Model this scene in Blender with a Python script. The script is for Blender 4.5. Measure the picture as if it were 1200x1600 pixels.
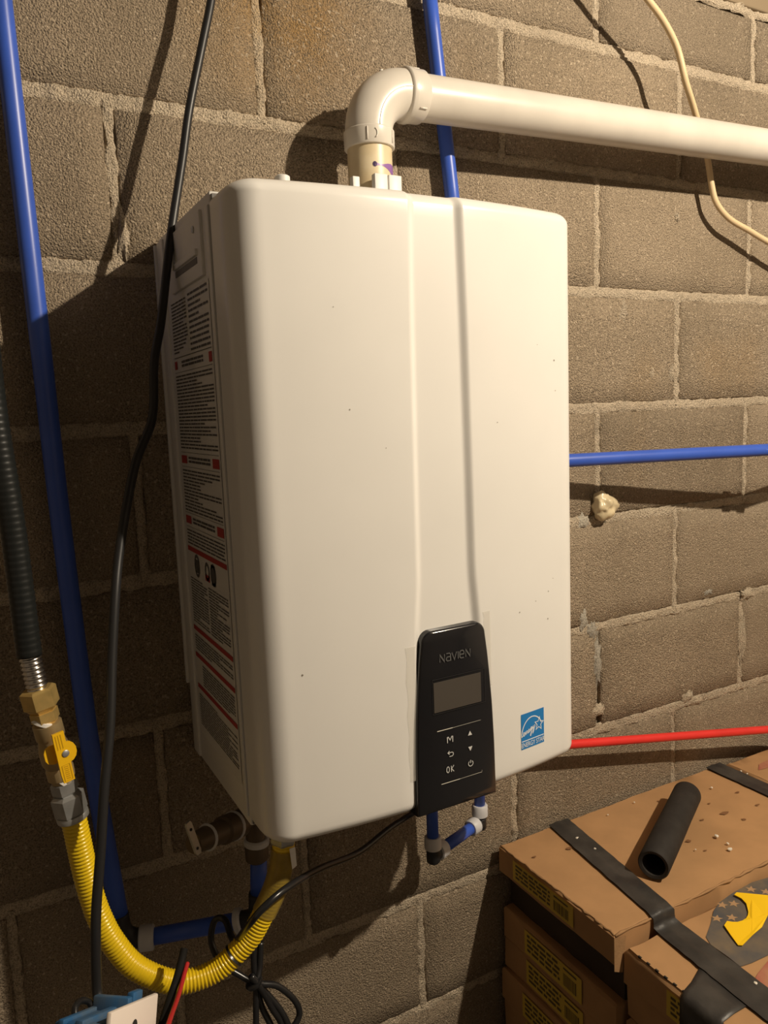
import bpy, bmesh, math, random
from mathutils import Vector, Matrix, noise

scene = bpy.context.scene
for o in list(bpy.data.objects):
    bpy.data.objects.remove(o, do_unlink=True)
COL = scene.collection
ZO = 1.776            # height of the reference bed joint above the floor; coordinates below are relative to it

# ------------------------------------------------------------------ camera
cd = bpy.data.cameras.new('camera')
cam = bpy.data.objects.new('camera', cd)
COL.objects.link(cam)
cd.sensor_fit = 'HORIZONTAL'; cd.sensor_width = 36.0; cd.lens = 36.0 * 1200.26 / 1200.0
cd.clip_start = 0.02
cam.matrix_world = Matrix(((0.878517, 0.096556, -0.467851, -0.802732), (-0.476074, 0.095950, -0.874155, -1.045477), (-0.039515, 0.990692, 0.130262, -0.599429), (0.000000, 0.000000, 0.000000, 1.000000)))
cam.location.z += ZO
scene.camera = cam

# ------------------------------------------------------------------ world, exposure, lamp
w = bpy.data.worlds.new('world'); scene.world = w; w.use_nodes = True
w.node_tree.nodes['Background'].inputs[0].default_value = (1.0, 0.85, 0.65, 1)
w.node_tree.nodes['Background'].inputs[1].default_value = 0.02
scene.view_settings.view_transform = 'Standard'
scene.view_settings.look = 'None'
scene.view_settings.gamma = 1.0
scene.view_settings.use_curve_mapping = False
scene.view_settings.exposure = 0.0
LAMP = (0.43, -1.36, 0.30)       # bare bulb hanging from the ceiling, right of and in front of the heater
ld = bpy.data.lights.new('bulb_light', 'POINT')
ld.energy = 137.0; ld.color = (1.0, 0.855, 0.66); ld.shadow_soft_size = 0.017
lamp_light = bpy.data.objects.new('bulb_light', ld)
COL.objects.link(lamp_light)
lamp_light.location = (LAMP[0], LAMP[1], LAMP[2] + ZO)

# ------------------------------------------------------------------ helpers
def root_of(o):
    v = Vector((0, 0, 0))
    while o is not None:
        v += o.location; o = o.parent
    return v

def mk(name, vf, mat, parent=None, smooth=False, auto=None):
    v, f = vf
    off = Vector((0, 0, ZO))
    if parent is not None: off -= root_of(parent)
    me = bpy.data.meshes.new(name)
    me.from_pydata([(a[0]+off.x, a[1]+off.y, a[2]+off.z) for a in v], [], f)
    me.materials.append(mat)
    bm = bmesh.new(); bm.from_mesh(me)
    bmesh.ops.recalc_face_normals(bm, faces=bm.faces)
    if smooth or auto:
        for fc in bm.faces: fc.smooth = True
        if auto:
            for e in bm.edges:
                if len(e.link_faces) == 2 and e.calc_face_angle(0) > math.radians(auto): e.smooth = False
    bm.to_mesh(me); bm.free()
    o = bpy.data.objects.new(name, me)
    COL.objects.link(o)
    o.parent = parent
    return o

def flat(name, vf, mat, parent, facing=(0, -1, 0)):
    """thin print laid on a surface: normals kept towards `facing`"""
    o = mk(name, vf, mat, parent)
    bm = bmesh.new(); bm.from_mesh(o.data)
    fv = Vector(facing)
    for fc in bm.faces:
        fc.normal_update()
        if fc.normal.dot(fv) < 0: fc.normal_flip()
    bm.to_mesh(o.data); bm.free()
    return o

def tag(o, label, cat, group=None, kind=None):
    if label: o['label'] = label
    if cat: o['category'] = cat
    if group: o['group'] = group
    if kind: o['kind'] = kind
    return o

def thing(name, loc, label, cat, group=None):
    o = bpy.data.objects.new(name, None)
    o.empty_display_size = 0.05
    COL.objects.link(o)
    o.location = (loc[0], loc[1], loc[2] + ZO)
    return tag(o, label, cat, group)

def join(*vfs):
    V = []; F = []
    for v, f in vfs:
        n = len(V); V += list(v); F += [tuple(i + n for i in q) for q in f]
    return V, F

def smooth_path(pts, sub=8):
    P = [Vector(q) for q in pts]
    out = []
    n = len(P)
    for i in range(n - 1):
        p0 = P[max(i-1, 0)]; p1 = P[i]; p2 = P[i+1]; p3 = P[min(i+2, n-1)]
        for k in range(sub):
            t = k / sub
            out.append(0.5 * ((2*p1) + (p2-p0)*t + (2*p0-5*p1+4*p2-p3)*t*t + (3*p1-p0-3*p2+p3)*t**3))
    out.append(P[-1])
    return out

def resample(path, step):
    out = [path[0].copy()]; acc = 0.0
    for a, b in zip(path, path[1:]):
        L = (b-a).length
        while acc + L >= step:
            t = (step-acc)/L
            a = a.lerp(b, t); out.append(a.copy()); L = (b-a).length; acc = 0.0
        acc += L
    return out

def tube(path, r, seg=14, cap=True, up=None):
    """r: number or function of the ring index"""
    P = [Vector(q) for q in path]
    n = len(P); V = []; F = []
    t = (P[1]-P[0]).normalized()
    u = Vector(up) if up else (Vector((0, 0, 1)) if abs(t.z) < .8 else Vector((1, 0, 0)))
    u = (u - t*u.dot(t)).normalized()
    for i in range(n):
        if i == 0: t = (P[1]-P[0])
        elif i == n-1: t = (P[-1]-P[-2])
        else: t = (P[i+1]-P[i-1])
        t.normalize()
        u = (u - t*u.dot(t)).normalized(); b = t.cross(u)
        rr = r(i) if callable(r) else r
        for k in range(seg):
            a = 2*math.pi*k/seg
            V.append(P[i] + u*(rr*math.cos(a)) + b*(rr*math.sin(a)))
    for i in range(n-1):
        for k in range(seg):
            k2 = (k+1) % seg
            F.append((i*seg+k, i*seg+k2, (i+1)*seg+k2, (i+1)*seg+k))
    if cap:
        F.append(tuple(range(seg-1, -1, -1))); F.append(tuple((n-1)*seg+k for k in range(seg)))
    return V, F

def lathe(A, B, prof, seg=24, up=None, cap=True):
    """profile of (distance from A along A->B, radius)"""
    A = Vector(A); t = (Vector(B)-A).normalized()
    u = Vector(up) if up else (Vector((0, 0, 1)) if abs(t.z) < .8 else Vector((1, 0, 0)))
    u = (u - t*u.dot(t)).normalized(); b = t.cross(u)
    V = []; F = []
    for d, r in prof:
        for k in range(seg):
            a = 2*math.pi*k/seg
            V.append(A + t*d + u*(r*math.cos(a)) + b*(r*math.sin(a)))
    n = len(prof)
    for i in range(n-1):
        for k in range(seg):
            k2 = (k+1) % seg
            F.append((i*seg+k, i*seg+k2, (i+1)*seg+k2, (i+1)*seg+k))
    if cap:
        F.append(tuple(range(seg-1, -1, -1))); F.append(tuple((n-1)*seg+k for k in range(seg)))
    return V, F

def bbox(x0, x1, y0, y1, z0, z1, bev=0.0, seg=2):
    bm = bmesh.new()
    bmesh.ops.create_cube(bm, size=1.0)
    for v in bm.verts:
        v.co = Vector(((x0+x1)/2 + v.co.x*(x1-x0), (y0+y1)/2 + v.co.y*(y1-y0), (z0+z1)/2 + v.co.z*(z1-z0)))
    if bev > 0:
        bmesh.ops.bevel(bm, geom=list(bm.edges), offset=bev, segments=seg, affect='EDGES', profile=.5)
    bm.verts.index_update()
    V = [v.co.copy() for v in bm.verts]; F = [tuple(v.index for v in f.verts) for f in bm.faces]
    bm.free()
    return V, F

def xform(vf, M):
    return [M @ Vector(v) for v in vf[0]], vf[1]

def extrude_poly(poly, thick, M):
    """2D outline (u, v) -> slab of given thickness, placed by matrix M (u, v, w axes)"""
    n = len(poly)
    V = [M @ Vector((a, b, 0)) for a, b in poly] + [M @ Vector((a, b, thick)) for a, b in poly]
    F = [tuple(range(n)), tuple(range(2*n-1, n-1, -1))]
    for i in range(n):
        j = (i+1) % n
        F.append((i, j, n+j, n+i))
    return V, F

def frame(o, u, v):
    u = Vector(u).normalized(); v = Vector(v); v = (v - u*v.dot(u)).normalized(); w = u.cross(v)
    M = Matrix((u, v, w)).transposed().to_4x4(); M.translation = Vector(o)
    return M

def ribbon(pts, wd, closed=False):
    """flat 2D stroke -> (verts2d, faces)"""
    P = [Vector(q) for q in pts]; n = len(P); V = []; F = []
    for i in range(n):
        a = P[(i-1) % n] if (closed or i > 0) else P[i]
        b = P[(i+1) % n] if (closed or i < n-1) else P[i]
        t = (b-a).normalized(); nn = Vector((-t.y, t.x))
        d1 = (P[i]-a); d2 = (b-P[i])
        s = 1.0
        if d1.length > 1e-9 and d2.length > 1e-9:
            c = max(.45, math.cos(d1.angle(d2)/2)); s = 1/c
        V += [P[i]+nn*wd/2*s, P[i]-nn*wd/2*s]
    m = n if closed else n-1
    for i in range(m):
        j = (i+1) % n
        F.append((2*i, 2*i+1, 2*j+1, 2*j))
    return V, F

def quad2(x0, x1, y0, y1):
    return [Vector((x0, y0)), Vector((x1, y0)), Vector((x1, y1)), Vector((x0, y1))], [(0, 1, 2, 3)]

def text2(s, size, space=1.0, shear=0.0, cx=True):
    c = bpy.data.curves.new('lettering', 'FONT'); c.body = s; c.size = size; c.space_character = space; c.shear = shear
    if cx: c.align_x = 'CENTER'
    c.resolution_u = 3
    o = bpy.data.objects.new('lettering', c); COL.objects.link(o)
    bpy.context.view_layer.update()
    me = bpy.data.meshes.new_from_object(o)
    V = [Vector((v.co.x, v.co.y)) for v in me.vertices]; F = [tuple(p.vertices) for p in me.polygons]
    bpy.data.objects.remove(o, do_unlink=True); bpy.data.curves.remove(c); bpy.data.meshes.remove(me)
    return V, F

def move2(vf, dx, dy, sx=1.0, sy=1.0, rot=0.0):
    c, s = math.cos(rot), math.sin(rot)
    return [Vector((dx + c*v.x*sx - s*v.y*sy, dy + s*v.x*sx + c*v.y*sy)) for v in vf[0]], vf[1]

def lay(vf, fn):
    return [fn(v.x, v.y) for v in vf[0]], vf[1]

# ------------------------------------------------------------------ materials
def mat(name, col, rough=.5, metal=0.0, var=0.0, vscale=8.0, col2=None, bump=0.0, bscale=200.0, bdist=.001,
        detail=4.0, spec=.5, coat=0.0, objrand=0.0):
    m = bpy.data.materials.new(name); m.use_nodes = True
    nt = m.node_tree; N = nt.nodes; Lk = nt.links
    b = N['Principled BSDF']
    b.inputs['Base Color'].default_value = (*col, 1)
    b.inputs['Roughness'].default_value = rough
    b.inputs['Metallic'].default_value = metal
    b.inputs['Specular IOR Level'].default_value = spec
    b.inputs['Coat Weight'].default_value = coat
    geo = N.new('ShaderNodeNewGeometry')
    if var > 0 or col2:
        nz = N.new('ShaderNodeTexNoise'); nz.inputs['Scale'].default_value = vscale; nz.inputs['Detail'].default_value = detail
        Lk.new(geo.outputs['Position'], nz.inputs['Vector'])
        mr = N.new('ShaderNodeMapRange'); mr.inputs[1].default_value = .35; mr.inputs[2].default_value = .68
        Lk.new(nz.outputs['Fac'], mr.inputs[0])
        mx = N.new('ShaderNodeMix'); mx.data_type = 'RGBA'
        c2 = col2 if col2 else tuple(max(0, c*(1-var)) for c in col)
        mx.inputs[6].default_value = (*col, 1); mx.inputs[7].default_value = (*c2, 1)
        Lk.new(mr.outputs[0], mx.inputs[0])
        out = mx.outputs[2]
        if objrand > 0:
            oi = N.new('ShaderNodeObjectInfo')
            hv = N.new('ShaderNodeHueSaturation')
            mr2 = N.new('ShaderNodeMapRange'); mr2.inputs[3].default_value = 1-objrand; mr2.inputs[4].default_value = 1+objrand
            Lk.new(oi.outputs['Random'], mr2.inputs[0]); Lk.new(mr2.outputs[0], hv.inputs['Value'])
            Lk.new(out, hv.inputs['Color']); out = hv.outputs['Color']
        Lk.new(out, b.inputs['Base Color'])
    if bump > 0:
        nb = N.new('ShaderNodeTexNoise'); nb.inputs['Scale'].default_value = bscale; nb.inputs['Detail'].default_value = 3
        Lk.new(geo.outputs['Position'], nb.inputs['Vector'])
        bp = N.new('ShaderNodeBump'); bp.inputs['Strength'].default_value = bump; bp.inputs['Distance'].default_value = bdist
        Lk.new(nb.outputs['Fac'], bp.inputs['Height']); Lk.new(bp.outputs['Normal'], b.inputs['Normal'])
    return m

def block_material(name, base, dark, rust, bstr, speck):
    m = bpy.data.materials.new(name); m.use_nodes = True
    nt = m.node_tree; N = nt.nodes; Lk = nt.links
    b = N['Principled BSDF']; b.inputs['Roughness'].default_value = .95; b.inputs['Specular IOR Level'].default_value = .2
    geo = N.new('ShaderNodeNewGeometry'); pos = geo.outputs['Position']
    def nz(scale, det=3.0, rough=.6):
        n = N.new('ShaderNodeTexNoise'); n.inputs['Scale'].default_value = scale; n.inputs['Detail'].default_value = det
        n.inputs['Roughness'].default_value = rough
        Lk.new(pos, n.inputs['Vector']); return n.outputs['Fac']
    def mr(x, a, c, lo=0.0, hi=1.0):
        n = N.new('ShaderNodeMapRange'); n.inputs[1].default_value = a; n.inputs[2].default_value = c
        n.inputs[3].default_value = lo; n.inputs[4].default_value = hi
        Lk.new(x, n.inputs[0]); return n.outputs[0]
    def mix(f, a, c):
        n = N.new('ShaderNodeMix'); n.data_type = 'RGBA'
        Lk.new(f, n.inputs[0])
        for s, q in ((6, a), (7, c)):
            if isinstance(q, tuple): n.inputs[s].default_value = (*q, 1)
            else: Lk.new(q, n.inputs[s])
        return n.outputs[2]
    c = mix(mr(nz(5.0), .35, .7), base, dark)                       # cloudy tone
    c = mix(mr(nz(2.1, 2.0), .62, .78, 0, .55), c, rust)             # rusty clouds
    sx = N.new('ShaderNodeVectorMath'); sx.operation = 'DISTANCE'; Lk.new(pos, sx.inputs[0]); sx.inputs[1].default_value = (-.375, 0, ZO-.055)
    sm_ = N.new('ShaderNodeMath'); sm_.operation = 'MULTIPLY'
    Lk.new(mr(sx.outputs['Value'], .04, .17, 1, 0), sm_.inputs[0]); Lk.new(mr(nz(14.0), .3, .6, .25, 1.0), sm_.inputs[1])
    c = mix(sm_.outputs[0], c, tuple(.85*x for x in rust))
    g = nz(470.0, 2.0, .7)
    c = mix(mr(g, .38, .52, .85, 0), c, tuple(x*.40 for x in base))  # dark pits between the grains
    c = mix(mr(nz(190.0, 1.0), .62, .70, 0, .7), c, speck)           # pale grains
    oi = N.new('ShaderNodeObjectInfo')
    hv = N.new('ShaderNodeHueSaturation'); Lk.new(mr(oi.outputs['Random'], 0, 1, .86, 1.12), hv.inputs['Value'])
    Lk.new(c, hv.inputs['Color']); Lk.new(hv.outputs['Color'], b.inputs['Base Color'])
    vo = N.new('ShaderNodeTexVoronoi'); vo.inputs['Scale'].default_value = 340.0; Lk.new(pos, vo.inputs['Vector'])
    ad = N.new('ShaderNodeMath'); ad.operation = 'MULTIPLY_ADD'
    Lk.new(vo.outputs['Distance'], ad.inputs[0]); ad.inputs[1].default_value = -.55; Lk.new(g, ad.inputs[2])
    bp = N.new('ShaderNodeBump'); bp.inputs['Strength'].default_value = bstr; bp.inputs['Distance'].default_value = .0045
    Lk.new(ad.outputs[0], bp.inputs['Height']); Lk.new(bp.outputs['Normal'], b.inputs['Normal'])
    return m

M_BLOCK = block_material('concrete_block', (.42, .335, .24), (.335, .265, .185), (.46, .29, .125), 1.0, (.62, .51, .38))
M_MORTAR = block_material('mortar', (.64, .535, .40), (.52, .43, .32), (.62, .45, .26), .9, (.68, .57, .44))
M_SMEAR = block_material('cement_smear', (.42, .38, .31), (.33, .31, .27), (.4, .34, .26), .4, (.48, .44, .36))
M_BAND = mat('sill_concrete', (.25, .19, .12), .9, var=.15, vscale=4, bump=.2, bscale=60)
M_ROOM = mat('room_wall', (.22, .19, .16), .95, var=.2, vscale=3, bump=.4, bscale=150, bdist=.003)
M_ROOMR = mat('pale_fill_wall', (.60, .54, .46), .9, var=.1, vscale=3)  # unseen right wall, made pale to bounce fill light into the shadows
M_ROOMF = mat('dull_wall', (.24, .21, .18), .95, var=.2, vscale=3)
M_CEIL = mat('ceiling_board', (.06, .045, .03), .8, var=.25, vscale=5)
M_FLOOR = mat('floor_concrete', (.085, .075, .065), .85, var=.25, vscale=4, bump=.3, bscale=90)
M_WHITE = mat('white_enamel', (.80, .785, .75), .28, var=.03, vscale=9, spec=.45)
M_WHITE2 = mat('white_casing', (.74, .73, .70), .42, spec=.4)
M_SEAM = mat('grey_gasket', (.16, .15, .14), .7)
M_BLACK = mat('black_gloss', (.012, .012, .014), .16, spec=.5, coat=.3)
M_SCREEN = mat('display_glass', (.075, .065, .055), .3)
M_PRINTW = mat('pale_print', (.62, .62, .60), .5)
M_LOGO = mat('grey_print', (.10, .10, .10), .5)
M_LINE = mat('cream_print', (.75, .72, .62), .5)
M_ESBLUE = mat('sticker_blue', (.02, .20, .52), .35)
M_ESWHITE = mat('sticker_white', (.82, .84, .86), .4)
M_LABEL = mat('label_paper', (.70, .69, .66), .5)
M_INK = mat('label_ink', (.10, .095, .09), .6)
M_REDINK = mat('label_red', (.42, .05, .045), .5)
M_PVC = mat('white_pvc', (.69, .645, .575), .30, var=.10, vscale=14, spec=.5)
M_PVCOLD = mat('aged_pvc', (.72, .62, .43), .38, col2=(.62, .50, .31), vscale=30)
M_PURPLE = mat('purple_primer', (.26, .13, .36), .35)
M_PURPLED = mat('purple_primer_blot', (.05, .03, .09), .35)
M_SCUFF = mat('brown_scuff', (.50, .33, .20), .5)
M_DIRT = mat('grey_dirt', (.24, .21, .17), .7)
M_BLUE = mat('blue_pex', (.045, .115, .56), .36, var=.12, vscale=20, spec=.5)
M_RED = mat('red_pex', (.80, .035, .03), .38, var=.1, vscale=20)
M_RING = mat('grey_ring', (.60, .60, .62), .45, var=.12, vscale=40)
M_FIT = mat('black_fitting', (.02, .02, .022), .45)
M_CABLE = mat('black_cable', (.018, .018, .019), .40, spec=.5)
M_CORD = mat('black_cord', (.014, .014, .015), .28, spec=.6)
M_WIREB = mat('dull_black', (.010, .009, .008), .8, spec=.2)
M_BEIGE = mat('beige_cable', (.72, .56, .34), .45, var=.08, vscale=30)
M_JACKET = mat('black_jacket', (.012, .014, .014), .35)
M_STEEL = mat('bright_steel', (.62, .60, .58), .25, metal=1)
M_BRASS = mat('brass', (.78, .56, .21), .34, metal=.65, var=.25, vscale=60)
M_DBRASS = mat('dull_brass', (.50, .38, .20), .42, metal=.6)
M_SHADEBRASS = mat('shaded_brass', (.11, .08, .05), .5, metal=.3)  # shade under the heater put into the colour of this brass
M_ZINC = mat('zinc', (.50, .51, .51), .38, metal=.7, var=.2, vscale=60)
M_TAPEW = mat('thread_tape', (.82, .80, .76), .6)
M_YELLOW = mat('yellow_coating', (.80, .56, .012), .28, spec=.5, coat=.2)
M_YHANDLE = mat('yellow_handle', (.85, .50, .01), .35)
M_YEMB = mat('yellow_emboss', (.55, .31, .006), .4)
M_TAG = mat('clear_tag', (.36, .26, .06), .3, var=.2, vscale=70)
M_TAG.node_tree.nodes['Principled BSDF'].inputs['Alpha'].default_value = .68
M_BOXBLUE = mat('blue_plastic', (.025, .115, .27), .5, col2=(.10, .14, .18), vscale=38)
M_PLATE = mat('white_plate', (.84, .75, .68), .35)
M_DARK = mat('dark_hole', (.02, .018, .016), .8)
M_REDWIRE = mat('red_wire', (.48, .03, .03), .35)
M_CARD = mat('cardboard', (.46, .265, .125), .85, var=.16, vscale=14, bump=.12, bscale=110, spec=.25)
M_CARDD = mat('cardboard_edge', (.40, .235, .115), .9, var=.2, vscale=60, bump=.5, bscale=300, spec=.2)
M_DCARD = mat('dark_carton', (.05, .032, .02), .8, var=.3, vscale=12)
M_YLAB = mat('yellow_label', (.60, .42, .05), .6)
M_YINK = mat('label_black', (.10, .07, .02), .7)
M_BTAPE = mat('black_tape', (.028, .026, .025), .42, col2=(.06, .055, .05), vscale=22, bump=.3, bscale=120, bdist=.002)
M_FLAG = mat('worn_navy_print', (.075, .075, .08), .8, col2=(.17, .13, .085), vscale=26, detail=6)
M_STAR = mat('bare_card_star', (.40, .25, .13), .85)
M_REDP = mat('worn_red_print', (.36, .10, .07), .8, col2=(.42, .22, .12), vscale=30)
M_STAIN = mat('brown_stain', (.21, .10, .04), .8)
M_FOAMT = mat('black_foam', (.030, .026, .023), .75, var=.3, vscale=40, bump=.3, bscale=130, spec=.3)
M_YCARD = mat('yellow_card', (.95, .60, .005), .6)
M_FOAM = mat('spray_foam', (.74, .62, .40), .28, var=.25, vscale=40, coat=.3)
M_CRUMB = mat('plaster_crumb', (.75, .70, .60), .9)
M_BULB = bpy.data.materials.new('clear_bulb'); M_BULB.use_nodes = True
_n = M_BULB.node_tree.nodes; _n.remove(_n['Principled BSDF'])
_t = _n.new('ShaderNodeBsdfTransparent'); M_BULB.node_tree.links.new(_t.outputs[0], _n['Material Output'].inputs[0])
M_CERAMIC = mat('ceramic', (.8, .78, .74), .3)
M_FILM = bpy.data.materials.new('clear_film'); M_FILM.use_nodes = True
_nt = M_FILM.node_tree; _n = _nt.nodes; _b = _n['Principled BSDF']
_b.inputs['Base Color'].default_value = (.8, .77, .7, 1); _b.inputs['Roughness'].default_value = .2; _b.inputs['Alpha'].default_value = .30

# outlines and spots on the boxes and the heater, in metres
FLAG = [(0.3402, -0.3187), (0.2872, -0.2981), (0.2542, -0.2927), (0.2047, -0.2946), (0.1666, -0.2994), (0.1416, -0.3087), (0.1137, -0.3257), (0.0831, -0.3419), (0.0754, -0.3564), (0.0751, -0.3840), (0.0731, -0.4072), (0.0930, -0.4106), (0.1253, -0.4124), (0.1866, -0.4198)]
REDS = [(0.1612, -0.4366), (0.1151, -0.4196), (0.0818, -0.4276), (0.0691, -0.4325), (0.0700, -0.4515), (0.0947, -0.4803)]
STARS = [(0.1644, -0.3064), (0.1823, -0.3133), (0.1308, -0.3233), (0.1515, -0.3334), (0.2363, -0.3040), (0.2502, -0.3205)]
YCARD = [(0.1969, -0.3030), (0.2042, -0.3018), (0.2189, -0.3184), (0.2347, -0.3350), (0.2175, -0.3542), (0.1981, -0.3609), (0.1674, -0.3728), (0.1375, -0.3780), (0.1091, -0.3833), (0.1047, -0.3794), (0.1130, -0.3612), (0.1226, -0.3423), (0.1341, -0.3384), (0.1389, -0.3439), (0.1455, -0.3479), (0.1547, -0.3492), (0.1648, -0.3482), (0.1738, -0.3445), (0.1811, -0.3398), (0.1944, -0.3263), (0.1984, -0.3148)]
CRUMBS = [((0.0772, -0.0758, -1.3630), 0.0035), ((0.2851, -0.1998, -1.3630), 0.0045), ((0.4225, -0.0798, -1.3630), 0.0028), ((0.2548, -0.0392, -1.3630), 0.0020), ((0.0809, -0.1162, -1.3630), 0.0025), ((0.2706, -0.2381, -1.3630), 0.0040), ((0.2829, -0.2239, -1.3630), 0.0030), ((0.2224, -0.2078, -1.3630), 0.0020), ((0.0245, -0.2809, -1.3840), 0.0020), ((0.5297, -0.0653, -1.3630), 0.0025), ((0.5307, -0.0788, -1.3630), 0.0022), ((0.0415, -0.2914, -1.3840), 0.0030), ((0.0596, -0.4405, -1.3840), 0.0030), ((0.1808, -0.0454, -1.3630), 0.0016)]
STAINS = [((0.3659, -0.1530), 0.0110), ((0.4530, -0.1147), 0.0050), ((0.3723, -0.1145), 0.0040), ((0.3773, -0.1847), 0.0060), ((0.3133, -0.1470), 0.0050), ((0.2372, -0.1801), 0.0060), ((0.4436, -0.1656), 0.0050), ((0.0482, -0.0879), 0.0060), ((-0.0195, -0.0760), 0.0040), ((0.2372, -0.2157), 0.0040), ((0.3007, -0.0576), 0.0040)]
DIRT = [(-0.1727, -0.8160), (-0.1954, -0.5284), (-0.1662, -0.5464), (-0.1646, -0.5831), (-0.5162, -0.8719), (-0.1812, -0.8311), (-0.4501, -0.5965), (-0.2614, -0.6177), (-0.2037, -0.8398), (-0.2316, -0.8491), (-0.1827, -0.8661), (-0.4103, -0.6388), (-0.4630, -0.4928)]
def fan_xy(poly, z):
    c = sum((Vector(q) for q in poly), Vector((0, 0)))/len(poly)
    return [Vector((c.x, c.y, z))]+[Vector((a, b, z)) for a, b in poly], [(0, k, k % len(poly)+1) for k in range(1, len(poly)+1)]

# ------------------------------------------------------------------ the room
XL, XR, YB, ZC = -1.9, 2.3, -3.2, 0.45
ZF = -ZO
def struct(o):
    o['kind'] = 'structure'; return o
struct(mk('floor', bbox(XL-.1, XR+.1, YB-.1, .2, ZF-.1, ZF), M_FLOOR))
struct(mk('ceiling', bbox(XL-.1, XR+.1, YB-.1, .2, ZC, ZC+.1), M_CEIL))
struct(mk('wall_left', bbox(XL-.1, XL, YB, .2, ZF, ZC), M_ROOM))
struct(mk('wall_right', bbox(XR, XR+.1, YB, .2, ZF, ZC), M_ROOMR))
struct(mk('wall_front', bbox(XL-.1, XR+.1, YB-.1, YB, ZF, ZC), M_ROOMF))
WALL = struct(mk('wall_back', bbox(XL, XR, .012, .2, ZF, ZC), M_MORTAR))
struct(mk('trim_1', bbox(XL, XR, -.002, .03, .138, ZC, .003), M_BAND))

S = .2032; JV = .011; JH = .0155
def block_mesh(seed, W, H):
    R = random.Random(seed)
    nx, nz = 15, 8
    hw, hh = W/2, H/2
    def edge_grid(n, h):
        e = .0035
        return [-h, -h+e] + [-h+e+(2*h-2*e)*(i+1)/(n-3) for i in range(n-4)] + [h-e, h]
    gx = edge_grid(nx, hw); gz = edge_grid(nz, hh)
    V = []; F = []
    for j in range(nz):
        for i in range(nx):
            x, z = gx[i], gz[j]
            bx = i in (0, nx-1); bz = j in (0, nz-1)
            y = R.uniform(-.0006, .0006)
            if bx or bz: y = .0035 + R.uniform(0, .002)
            if bx: x += R.uniform(-.0022, .0008)*(1 if x > 0 else -1)
            if bz: z += R.uniform(-.0022, .0008)*(1 if z > 0 else -1)
            if bx and bz: x *= .985; z *= .975; y += .002
            V.append((x, y, z))
    for j in range(nz-1):
        for i in range(nx-1):
            a = j*nx+i; F.append((a, a+1, a+nx+1, a+nx))
    rim = [i for i in range(nx)] + [j*nx+nx-1 for j in range(1, nz)] + [(nz-1)*nx+i for i in range(nx-2, -1, -1)] + [j*nx for j in range(nz-2, 0, -1)]
    n0 = len(V)
    for q in rim: V.append((V[q][0], .03, V[q][2]))
    m = len(rim)
    for k in range(m):
        k2 = (k+1) % m
        F.append((rim[k], n0+k, n0+k2, rim[k2]))
    me = bpy.data.meshes.new('concrete_block')
    me.from_pydata(V, [], F); me.materials.append(M_BLOCK)
    bm = bmesh.new(); bm.from_mesh(me); bmesh.ops.recalc_face_normals(bm, faces=bm.faces)
    for fc in bm.faces: fc.smooth = True
    bm.to_mesh(me); bm.free()
    return me
FULL = [block_mesh(100+i, 2*S-JV, S-JH) for i in range(10)]
TOPB = [block_mesh(200+i, 2*S-JV, .130-JH) for i in range(3)]
BOTH = S*9 - ZO          # part of the lowest course above the floor
rnd = random.Random(5)
def put_block(me, x, z, sx=1.0, sz=1.0):
    o = bpy.data.objects.new('concrete_block', me)
    COL.objects.link(o); o.parent = WALL
    o.location = (x, rnd.uniform(-.0012, .0012), z+ZO); o.scale = (sx, 1, sz)
    return o
for row in range(-1, 9):
    par = row % 2
    if row == -1: zc = .065; par = 1
    else: zc = -(row+.5)*S
    sz = 1.0
    if row == 8:
        h = ZO - 8*S; zc = -8*S - h/2; sz = h/S
    k = -10 + par - 0
    while True:
        x0 = max(k*S, XL); x1 = min((k+2)*S, XR)
        if x0 >= XR-.02: break
        if x1 - x0 > .03:
            me = rnd.choice(TOPB if row == -1 else FULL)
            put_block(me, (x0+x1)/2, zc, (x1-x0)/(2*S), sz)
        k += 2

# mortar: lumpy strips that fill and slightly overlap the joints
def mortar_strip(p0, p1, half, rng, step=.006):
    p0 = Vector(p0); p1 = Vector(p1); t = (p1-p0).normalized(); nn = Vector((-t.z, 0, t.x))
    n = max(2, int((p1-p0).length/step)); V = []; F = []
    cols = [-1.35, -1.0, -.6, 0, .6, 1.0, 1.35]
    for i in range(n+1):
        c = p0.lerp(p1, i/n)
        q = Vector((c.x*38, c.z*38, 0))
        wob = .0016*noise.noise(q*1.3)
        wl = half*(1+.35*noise.noise(q*.7+Vector((5, 1, 2)))); wr = half*(1+.35*noise.noise(q*.7+Vector((9, 4, 7))))
        lump = .0042*noise.noise(q*.9+Vector((0, 0, 8)))
        for a in cols:
            s = (wr if a > 0 else wl)*a
            y = .0012 + lump + .0024*rng.uniform(-1, 1) + (.0045 if abs(a) > 1.2 else (.0012 if abs(a) > .9 else 0))
            P = c + nn*(s+wob) + Vector((0, y, 0))
            V.append(P)
    m = len(cols)
    for i in range(n):
        for k in range(m-1):
            a = i*m+k; F.append((a, a+1, a+m+1, a+m))
    return V, F
rg = random.Random(8)
strips = []
for j in range(0, 9):
    strips.append(mortar_strip((-1.3, 0, -j*S), (1.5, 0, -j*S), JH/2+.001, rg))
strips.append(mortar_strip((-1.3, 0, .134), (1.5, 0, .134), .007, rg))
for row in range(-1, 9):
    par = row % 2
    z1 = .130 if row == -1 else -row*S; z0 = 0 if row == -1 else max(-(row+1)*S, ZF)
    for k in range(-6+par, 8, 2):
        if row == 5 and k == 1: continue                     # open, crumbled joint
        strips.append(mortar_strip((k*S, 0, z0), (k*S, 0, z1), JV/2+.0005, rg))
mo = mk('mortar', join(*strips), M_MORTAR, WALL, smooth=True)
mo['kind'] = 'stuff'
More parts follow.
